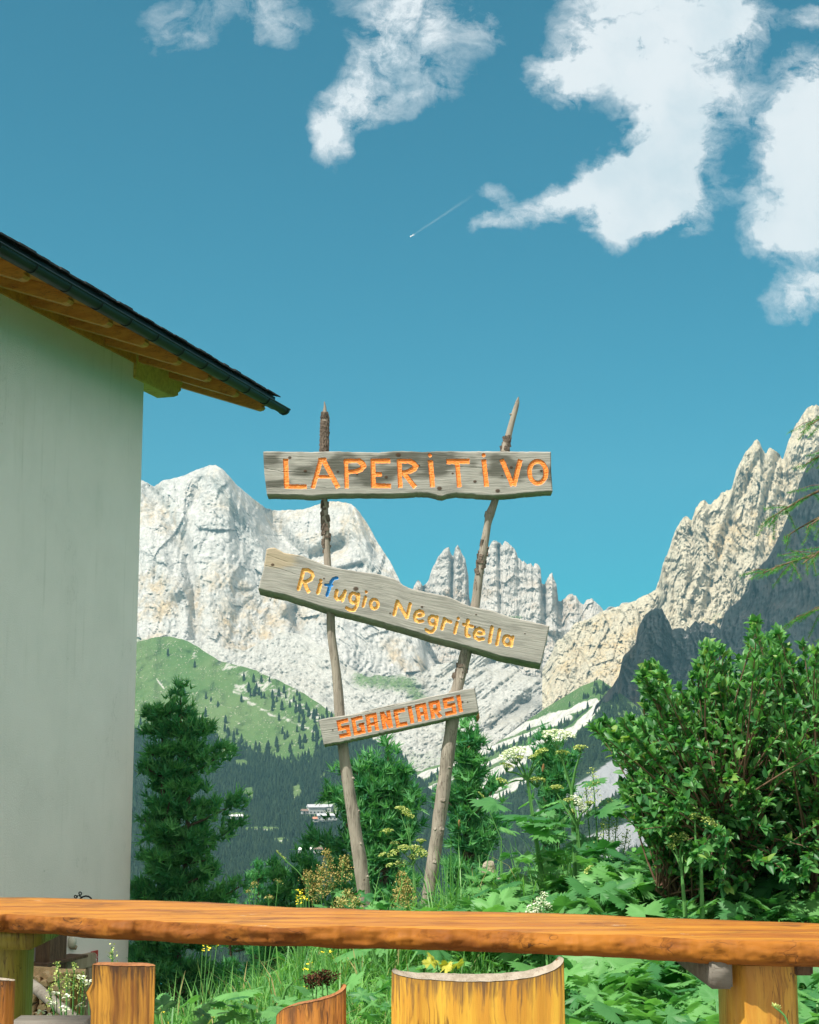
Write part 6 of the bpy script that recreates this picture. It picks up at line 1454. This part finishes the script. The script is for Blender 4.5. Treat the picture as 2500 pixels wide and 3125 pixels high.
# long arching grass stalk
for (pts, Y, lab) in [([(935, 2690), (905, 2655), (870, 2625), (845, 2600)], 8.0, 'single long pale grass stalk arching up left of the sign'), ([(1530, 2560), (1500, 2490), (1480, 2440), (1462, 2420)], 7.8, 'single grass stalk with thin seed ear right of the right signpost pole'), ([(2405, 3122), (2395, 3100), (2380, 3085), (2362, 3072)], 3.9, 'thin grass ear in front of the right table leg')]:
    Pq = at([p[0] for p in pts], [p[1] for p in pts], Y); b = Pq[0].copy(); b[2] = float(gz(b[0], Y)) if Y > 5 else 0.0
    r_ = empty('grass_stalk', b, 0, lab, 'grass stalk'); mb = MB(); mb.tube(np.concatenate([[[0, 0, 0]], Pq - b]), [.003, .0028, .0025, .003, .0015], 6); mb.build('stem', M['hogstem'], r_, attr='rv')
    ac = Acc(); m = 50; t = q.rand(m); c = Pq[-2] + (Pq[-1] - Pq[-2]) * t[:, None] - b; tv, tf = leaf_t(.4, .2, 0, 2); ac.inst(tv, tf, c, rotm(q.rand(m) * 6.28, q.uniform(.4, 1.3, m), q.uniform(-1, 1, m)), q.uniform(.008, .014, m), q.rand(m)); ac.build('seed_ear', M['umbel_green'], r_)
# stones
def stone(label, u_, v_, Y, sz, seed):
    bm = bmesh.new(); bmesh.ops.create_icosphere(bm, subdivisions=3, radius=1)
    V = np.array([v.co[:] for v in bm.verts]); F = np.array([[v.index for v in f.verts] for f in bm.faces]); bm.free()
    V = np.sign(V) * np.abs(V) ** .7; V = V * (1 + .22 * fbm(V[:, 0] * 1.5 + seed, V[:, 1] * 1.5 + V[:, 2], 3, seed)[:, None]) * np.array(sz)
    o = mesh_np('stone', V, F, M['stone'], smooth=False); o.location = at(u_, v_, Y); tag(o, label, 'stone')
stone('upright pale block of stone in the grass right of the right signpost pole', 1492, 2672, 8.0, (.032, .03, .07), 2)
stone('flat white stone lying in the grass beside the upright pale block', 1530, 2695, 7.9, (.07, .06, .025), 3)

# ------------------------------------------------------------------ glossy bush
from math import cos, sin
def inside(px, py, poly):
    c = np.zeros(np.shape(px), bool); n = len(poly)
    for i in range(n):
        x1, y1_ = poly[i]; x2, y2 = poly[(i + 1) % n]
        c ^= ((y1_ > py) != (y2 > py)) & (px < (x2 - x1) * (py - y1_) / (y2 - y1_ + 1e-9) + x1)
    return c
poly = [(1812, 2232), (1850, 2195), (1900, 2205), (1960, 2180), (1950, 2080), (1985, 2020), (2010, 2045), (2050, 2100), (2095, 2095), (2130, 2030), (2128, 1968), (2170, 1962), (2205, 1985), (2240, 2010), (2290, 1960), (2285, 1905), (2310, 1895), (2345, 1940), (2385, 1925), (2400, 1980), (2440, 1960), (2470, 1990), (2520, 1975), (2640, 2060), (2760, 2250), (2780, 2700), (2640, 2780), (2300, 2780), (2120, 2700), (2030, 2610), (1960, 2530), (1900, 2480), (1895, 2400), (1960, 2360), (1990, 2320), (1880, 2280)]
base = at(2390, 2790, 6.6); base[2] = float(gz(base[0], 6.5)) - .03
bush = empty('bush', base, 0, 'large rounded bush with glossy dark green leaves at the right behind the table', 'bush')
qq = np.random.RandomState(31); tips = []
while len(tips) < 980:
    u_ = qq.uniform(1800, 2780); v_ = qq.uniform(1880, 2720)
    if inside(np.array(u_), np.array(v_), poly): tips.append((u_, v_))
while len(tips) < 1130:
    u_ = qq.uniform(1800, 2080); v_ = qq.uniform(2000, 2600)
    if inside(np.array(u_), np.array(v_), poly): tips.append((u_, v_))
tips += [(1815, 2228), (1830, 2240), (1850, 2205), (1980, 2035), (1965, 2075), (2140, 1975), (2165, 1968), (2300, 1905), (2312, 1900), (2295, 1935), (2375, 1935), (2450, 1968), (2020, 2060), (1900, 2395), (1895, 2480), (2000, 2050), (2490, 1990), (1905, 2212), (1870, 2240), (1915, 2235)]
tw = MB(); ac = Acc(); tv, tf = leaf_t(.52, .28, .18, 4)
mains = []
for k in range(13):
    a = -1.42 + 2.4 * k / 12; L_ = qq.uniform(.42, .75); mains.append(np.array([sin(a) * L_ * 1.1, qq.uniform(-.35, .3), .18 + cos(a) * L_ * .85]))
for m_ in mains: tw.tube([(0, 0, 0), m_ * .4 + qq.normal(0, .03, 3), m_ * .75 + qq.normal(0, .02, 3), m_], [.014, .010, .008, .006], 7)
LP = []; LD = []
for (u_, v_) in tips:
    Yt = 6.45 + qq.normal(0, .30); c = at(u_, v_, Yt) - base
    mi_ = min(range(13), key=lambda i: np.linalg.norm(mains[i] * 1.0 - c * .75) + qq.uniform(0, .2)); s0 = mains[mi_] * qq.uniform(.55, 1)
    mid = (s0 + c) / 2 + np.array([0, 0, .05]) + qq.normal(0, .03, 3)
    t = np.linspace(0, 1, 8)[:, None]; path = (1 - t) ** 2 * s0 + 2 * t * (1 - t) * mid + t * t * c
    tw.tube(path, np.linspace(.005, .0018, 8), 5)
    Ln = np.linalg.norm(c - s0); n_ = int(14 + 20 * min(1, Ln / .6)); tt = 1 - .62 * qq.rand(n_) ** 1.25 * min(1, .5 / max(Ln, .2)) ; tt[:5] = 1.0
    pos = (1 - tt[:, None]) ** 2 * s0 + 2 * tt[:, None] * (1 - tt[:, None]) * mid + tt[:, None] ** 2 * c; dirn = (c - mid); dirn /= np.linalg.norm(dirn) + 1e-9
    LP.append(pos); LD.append(np.repeat(dirn[None], n_, 0))
LP = np.concatenate(LP); LD = np.concatenate(LD); n_ = len(LP)
dv_ = LD * 1.0 + qq.normal(0, .62, (n_, 3)) + [0, 0, .28]; dv_ /= np.linalg.norm(dv_, axis=1)[:, None]
up = qq.normal(0, .45, (n_, 3)) + [-.15, -.45, 1]; xa = np.cross(dv_, up); xa /= np.linalg.norm(xa, axis=1)[:, None]; za = np.cross(xa, dv_)
Rm = np.stack([xa, dv_, za], -1)
ac.inst(tv, tf, LP, Rm, qq.uniform(.026, .052, n_), qq.rand(n_))
ac.build('foliage', M['glossleaf'], bush); tw.build('branches', M['twig'], bush)

# ------------------------------------------------------------------ stone pines
def needle_tuft(seed):
    qq = np.random.RandomState(seed); V = []; F = []; n = 10
    for k in range(n):
        d_ = qq.normal(0, .5, 3) + [0, .9, .25]; d_ /= np.linalg.norm(d_); w_ = np.cross(d_, qq.normal(0, 1, 3)); w_ /= np.linalg.norm(w_); b = len(V)
        L_ = qq.uniform(.7, 1.1); o = qq.normal(0, .06, 3)
        V += [tuple(o - w_ * .085), tuple(o + w_ * .085), tuple(o + d_ * L_)]
        F.append((b, b + 1, b + 2))
    return np.array(V), np.array(F)
def pine(label, u_, vtop, Y, hw, zbase, seed, n=1500, extra=(), tops=(0,), size=.135):
    qq = np.random.RandomState(seed); t0 = at(u_, vtop, Y); H_ = t0[2] - zbase; Rr = hw / FPX * Y
    root = empty('stone_pine', (t0[0], Y, zbase), 0, label, 'pine tree', 'stone pines beyond the meadow edge'); mb = MB(); tr = MB()
    tr.tube([(0, 0, 0), (.03, 0, H_ * .3), (-.02, .02, H_ * .65), (0, 0, H_ * .97)], [.13, .10, .06, .012], 10, jit=.1)
    B_ = []
    for j, tx in enumerate(tops):
        if j: tr.tube([(0, 0, H_ * .55), (tx * .7, 0, H_ * .68), (tx, 0, H_ * .9)], [.05, .035, .01], 7)
    lev = 0.10
    while lev < .97:
        m = 9 if lev < .8 else 6
        for k in range(m):
            a = qq.uniform(0, 6.28); fr_ = 1 - lev; Rl = Rr * (.12 + 1.12 * fr_ ** .82) * qq.uniform(.62, 1.12) if lev < .93 else Rr * .18
            j = qq.randint(len(tops)); x0 = tops[j] * np.clip((lev - .5) / .4, 0, 1) if j else 0
            st_ = np.array([x0, 0, lev * H_]); e = st_ + np.array([cos(a) * Rl, sin(a) * Rl, Rl * qq.uniform(.05, .55)]); B_.append((st_, e))
        lev += qq.uniform(.030, .042)
    for (uu_, vv_) in extra:
        e = at(uu_, vv_, Y - .1) - np.array([t0[0], Y, zbase]); B_.append((np.array([0, 0, max(.3, e[2] - .35)]), e))
    # each top ends in a leader with tufts
    for j, tx in enumerate(tops): B_.append((np.array([tx * .8, 0, H_ * .8]), np.array([tx, 0, H_ * (1 if j == 0 else qq.uniform(.88, .97))])))
    TP = []; TD = []
    for st_, e in B_:
        mid = (st_ + e) / 2 + [0, 0, -.08 * np.linalg.norm(e - st_)]; t = np.linspace(0, 1, 5)[:, None]; mb.tube((1 - t) ** 2 * st_ + 2 * t * (1 - t) * mid + t * t * e, np.linspace(.022, .007, 5), 5, cap=False)
        L_ = np.linalg.norm(e - st_); k = int(14 + 62 * L_); tt = 1 - .75 * qq.rand(k) ** 1.2; tt[:3] = 1
        c = (1 - tt[:, None]) ** 2 * st_ + 2 * tt[:, None] * (1 - tt[:, None]) * mid + tt[:, None] ** 2 * e
        sp = .045 + .13 * L_ * (1 - tt) ** .5 * .9; TP.append(c + qq.normal(0, 1, (k, 3)) * sp[:, None] * [1, 1, .55] + [0, 0, .02]); TD.append(np.repeat(((e - st_) / (L_ + 1e-6))[None], k, 0))
    TP = np.concatenate(TP); TD = np.concatenate(TD); k = len(TP)
    dv_ = TD * .6 + qq.normal(0, .45, (k, 3)) + [0, 0, .65]; dv_ /= np.linalg.norm(dv_, axis=1)[:, None]; xa = np.cross(dv_, qq.normal(0, 1, (k, 3))); xa /= np.linalg.norm(xa, axis=1)[:, None]
    Rm = np.stack([xa, dv_, np.cross(xa, dv_)], -1); ac = Acc(); rv = qq.rand(k); kk = qq.randint(0, 4, k)
    for s in range(4):
        i = kk == s; tv, tf = tufts[s]; ac.inst(tv, tf, TP[i], Rm[i], size * qq.uniform(.7, 1.25, i.sum()), rv[i] * .93)
    ac.build('crown', M['needle'], root, False); mb.build('branches', M['trunk'], root); tr.build('trunk', M['trunk'], root)
    # cones near the top
    cb = MB()
    for _ in range(14):
        p = TP[qq.randint(k)]; 
        if p[2] > H_ * .6: cb.tube([p + [0, 0, .0], p + [.01, -.02, .04], p + [.012, -.03, .09]], [.012, .022, .01], 6)
    if cb.V: cb.build('cones', plain('pine_cone', (.33, .17, .07), .8), root)
tufts = [needle_tuft(s) for s in range(4)]
pine('tallest stone pine with dense crown beside the white house corner', 553, 2095, 19, 190, -4.6, 3, extra=[(735, 2440), (742, 2700), (725, 2520), (440, 2500), (690, 2290)], tops=(0, .14, -.22))
pine('bushy twin topped stone pine behind the left signpost pole', 1185, 2275, 17, 125, -4.2, 5, extra=[(1005, 2420), (950, 2560), (1270, 2430), (1035, 2600), (1260, 2520), (1080, 2350)], tops=(0, -.42, -.18, .12))
pine('slender pointed stone pine behind the right signpost pole', 1428, 2190, 17, 88, -3.8, 7, extra=[(1510, 2400), (1350, 2420), (1520, 2520)])
pine('darker stone pine half hidden behind the flowering hogweeds', 1665, 2240, 19, 58, -3.8, 9, extra=[(1740, 2310)], tops=(0, .16))
pine('low stone pine peeking between the two signpost poles at the meadow edge', 930, 2600, 21, 130, -4.6, 11, tops=(0, .5, -.4))
pine('stone pine whose top shows low in the valley between the tall pine and the sign', 790, 2640, 30, 150, -7.5, 13, tops=(0, .5, -.6))

# ------------------------------------------------------------------ larch at the right edge
lb = at(2830, 2700, 9.5); lb[2] = float(gz(lb[0], 9.5)) - .1
larch = empty('larch_tree', lb, 0, 'larch with drooping light green branches reaching in at the right edge', 'larch')
qq = np.random.RandomState(8); mb = MB(); tr = MB(); Ht = 5.2
tr.tube([(0, 0, 0), (.03, 0, 1.8), (-.02, 0, 3.6), (0, 0, Ht)], [.13, .10, .06, .015], 12, jit=.08)
LP = []
def larch_branch(e, z0):
    st_ = np.array([0, 0, z0]); mid = (st_ + e) / 2 + [0, 0, .12]; t = np.linspace(0, 1, 10)[:, None]; path = (1 - t) ** 2 * st_ + 2 * t * (1 - t) * mid + t * t * e; mb.tube(path, np.linspace(.018, .003, 10), 5)
    L_ = np.linalg.norm(e - st_)
    for k in range(int(22 * L_)):
        s = qq.uniform(.25, 1); i = s * 9; b = path[int(min(8, i))] + (path[int(min(8, i)) + 1] - path[int(min(8, i))]) * (i - int(min(8, i)))
        l = qq.uniform(.10, .34) * (1.15 - .6 * s) ; dr = (e - st_) / L_ * .55 + qq.normal(0, .38, 3) + [0, 0, -.42]; tip = b + dr / np.linalg.norm(dr) * l; mb.tube([b, (b + tip) / 2 + [0, 0, .02], tip], [.0022, .0018, .001], 4, cap=False)
        m = int(l / .012); tt = np.linspace(.05, 1, m)[:, None]; LP.append(b + (tip - b) * tt)
    LP.append(path[3:] + 0)
for (u_, v_) in [(2345, 1585), (2395, 1640), (2325, 1750), (2470, 1300), (2455, 1420), (2420, 1900), (2450, 1720), (2460, 1610)]:
    e = at(u_, v_, 9.5 + qq.uniform(-.35, .35)) - lb; larch_branch(e, e[2] + qq.uniform(.0, .3))
for k in range(84):
    a = qq.uniform(-1.45, 1.75) if k < 60 else qq.uniform(2, 4.2); z0 = qq.uniform(.8, Ht * .98); rr_ = (1.75 - .27 * z0) * qq.uniform(.6, 1) * (1 if k < 60 else .42); larch_branch(np.array([cos(a) * rr_, sin(a) * rr_, z0 - qq.uniform(0, .3)]), z0)
LP = np.concatenate(LP); k = len(LP); V = []; F = []
for j in range(9):
    d_ = qq.normal(0, 1, 3); d_ /= np.linalg.norm(d_); w_ = np.cross(d_, qq.normal(0, 1, 3)); w_ /= np.linalg.norm(w_); b = len(V); V += [tuple(-w_ * .06), tuple(w_ * .06), tuple(d_)]; F.append((b, b + 1, b + 2))
ac = Acc(); ac.inst(np.array(V), np.array(F), LP, rotm(qq.rand(k) * 6.28, qq.uniform(-1.5, 1.5, k), qq.uniform(-1.5, 1.5, k)), qq.uniform(.018, .030, k), qq.rand(k) * .9)
ac.build('crown', M['larch'], larch, False); mb.build('branches', M['twig'], larch); tr.build('trunk', M['trunk'], larch)

# ------------------------------------------------------------------ haze
def haze_mat(w, b):
    w.nt.nodes.remove(b); v = w.n('ShaderNodeVolumePrincipled', i={'Color': (.36, .79, 1.0, 1), 'Density': 1.15e-4, 'Anisotropy': .2})
    w.l(v.outputs[0], w.nt.nodes['Material Output'].inputs['Volume'])
hm = bpy.data.materials.new('haze'); hm.use_nodes = True; haze_mat(NT(hm.node_tree), hm.node_tree.nodes['Principled BSDF'])
NOHAZE = 0
mb = MB(); mb.box((0, 1900, 300), (9000, 5000, 1040)); o = mb.build('haze', hm, smooth=False); tag(o, kind='stuff')
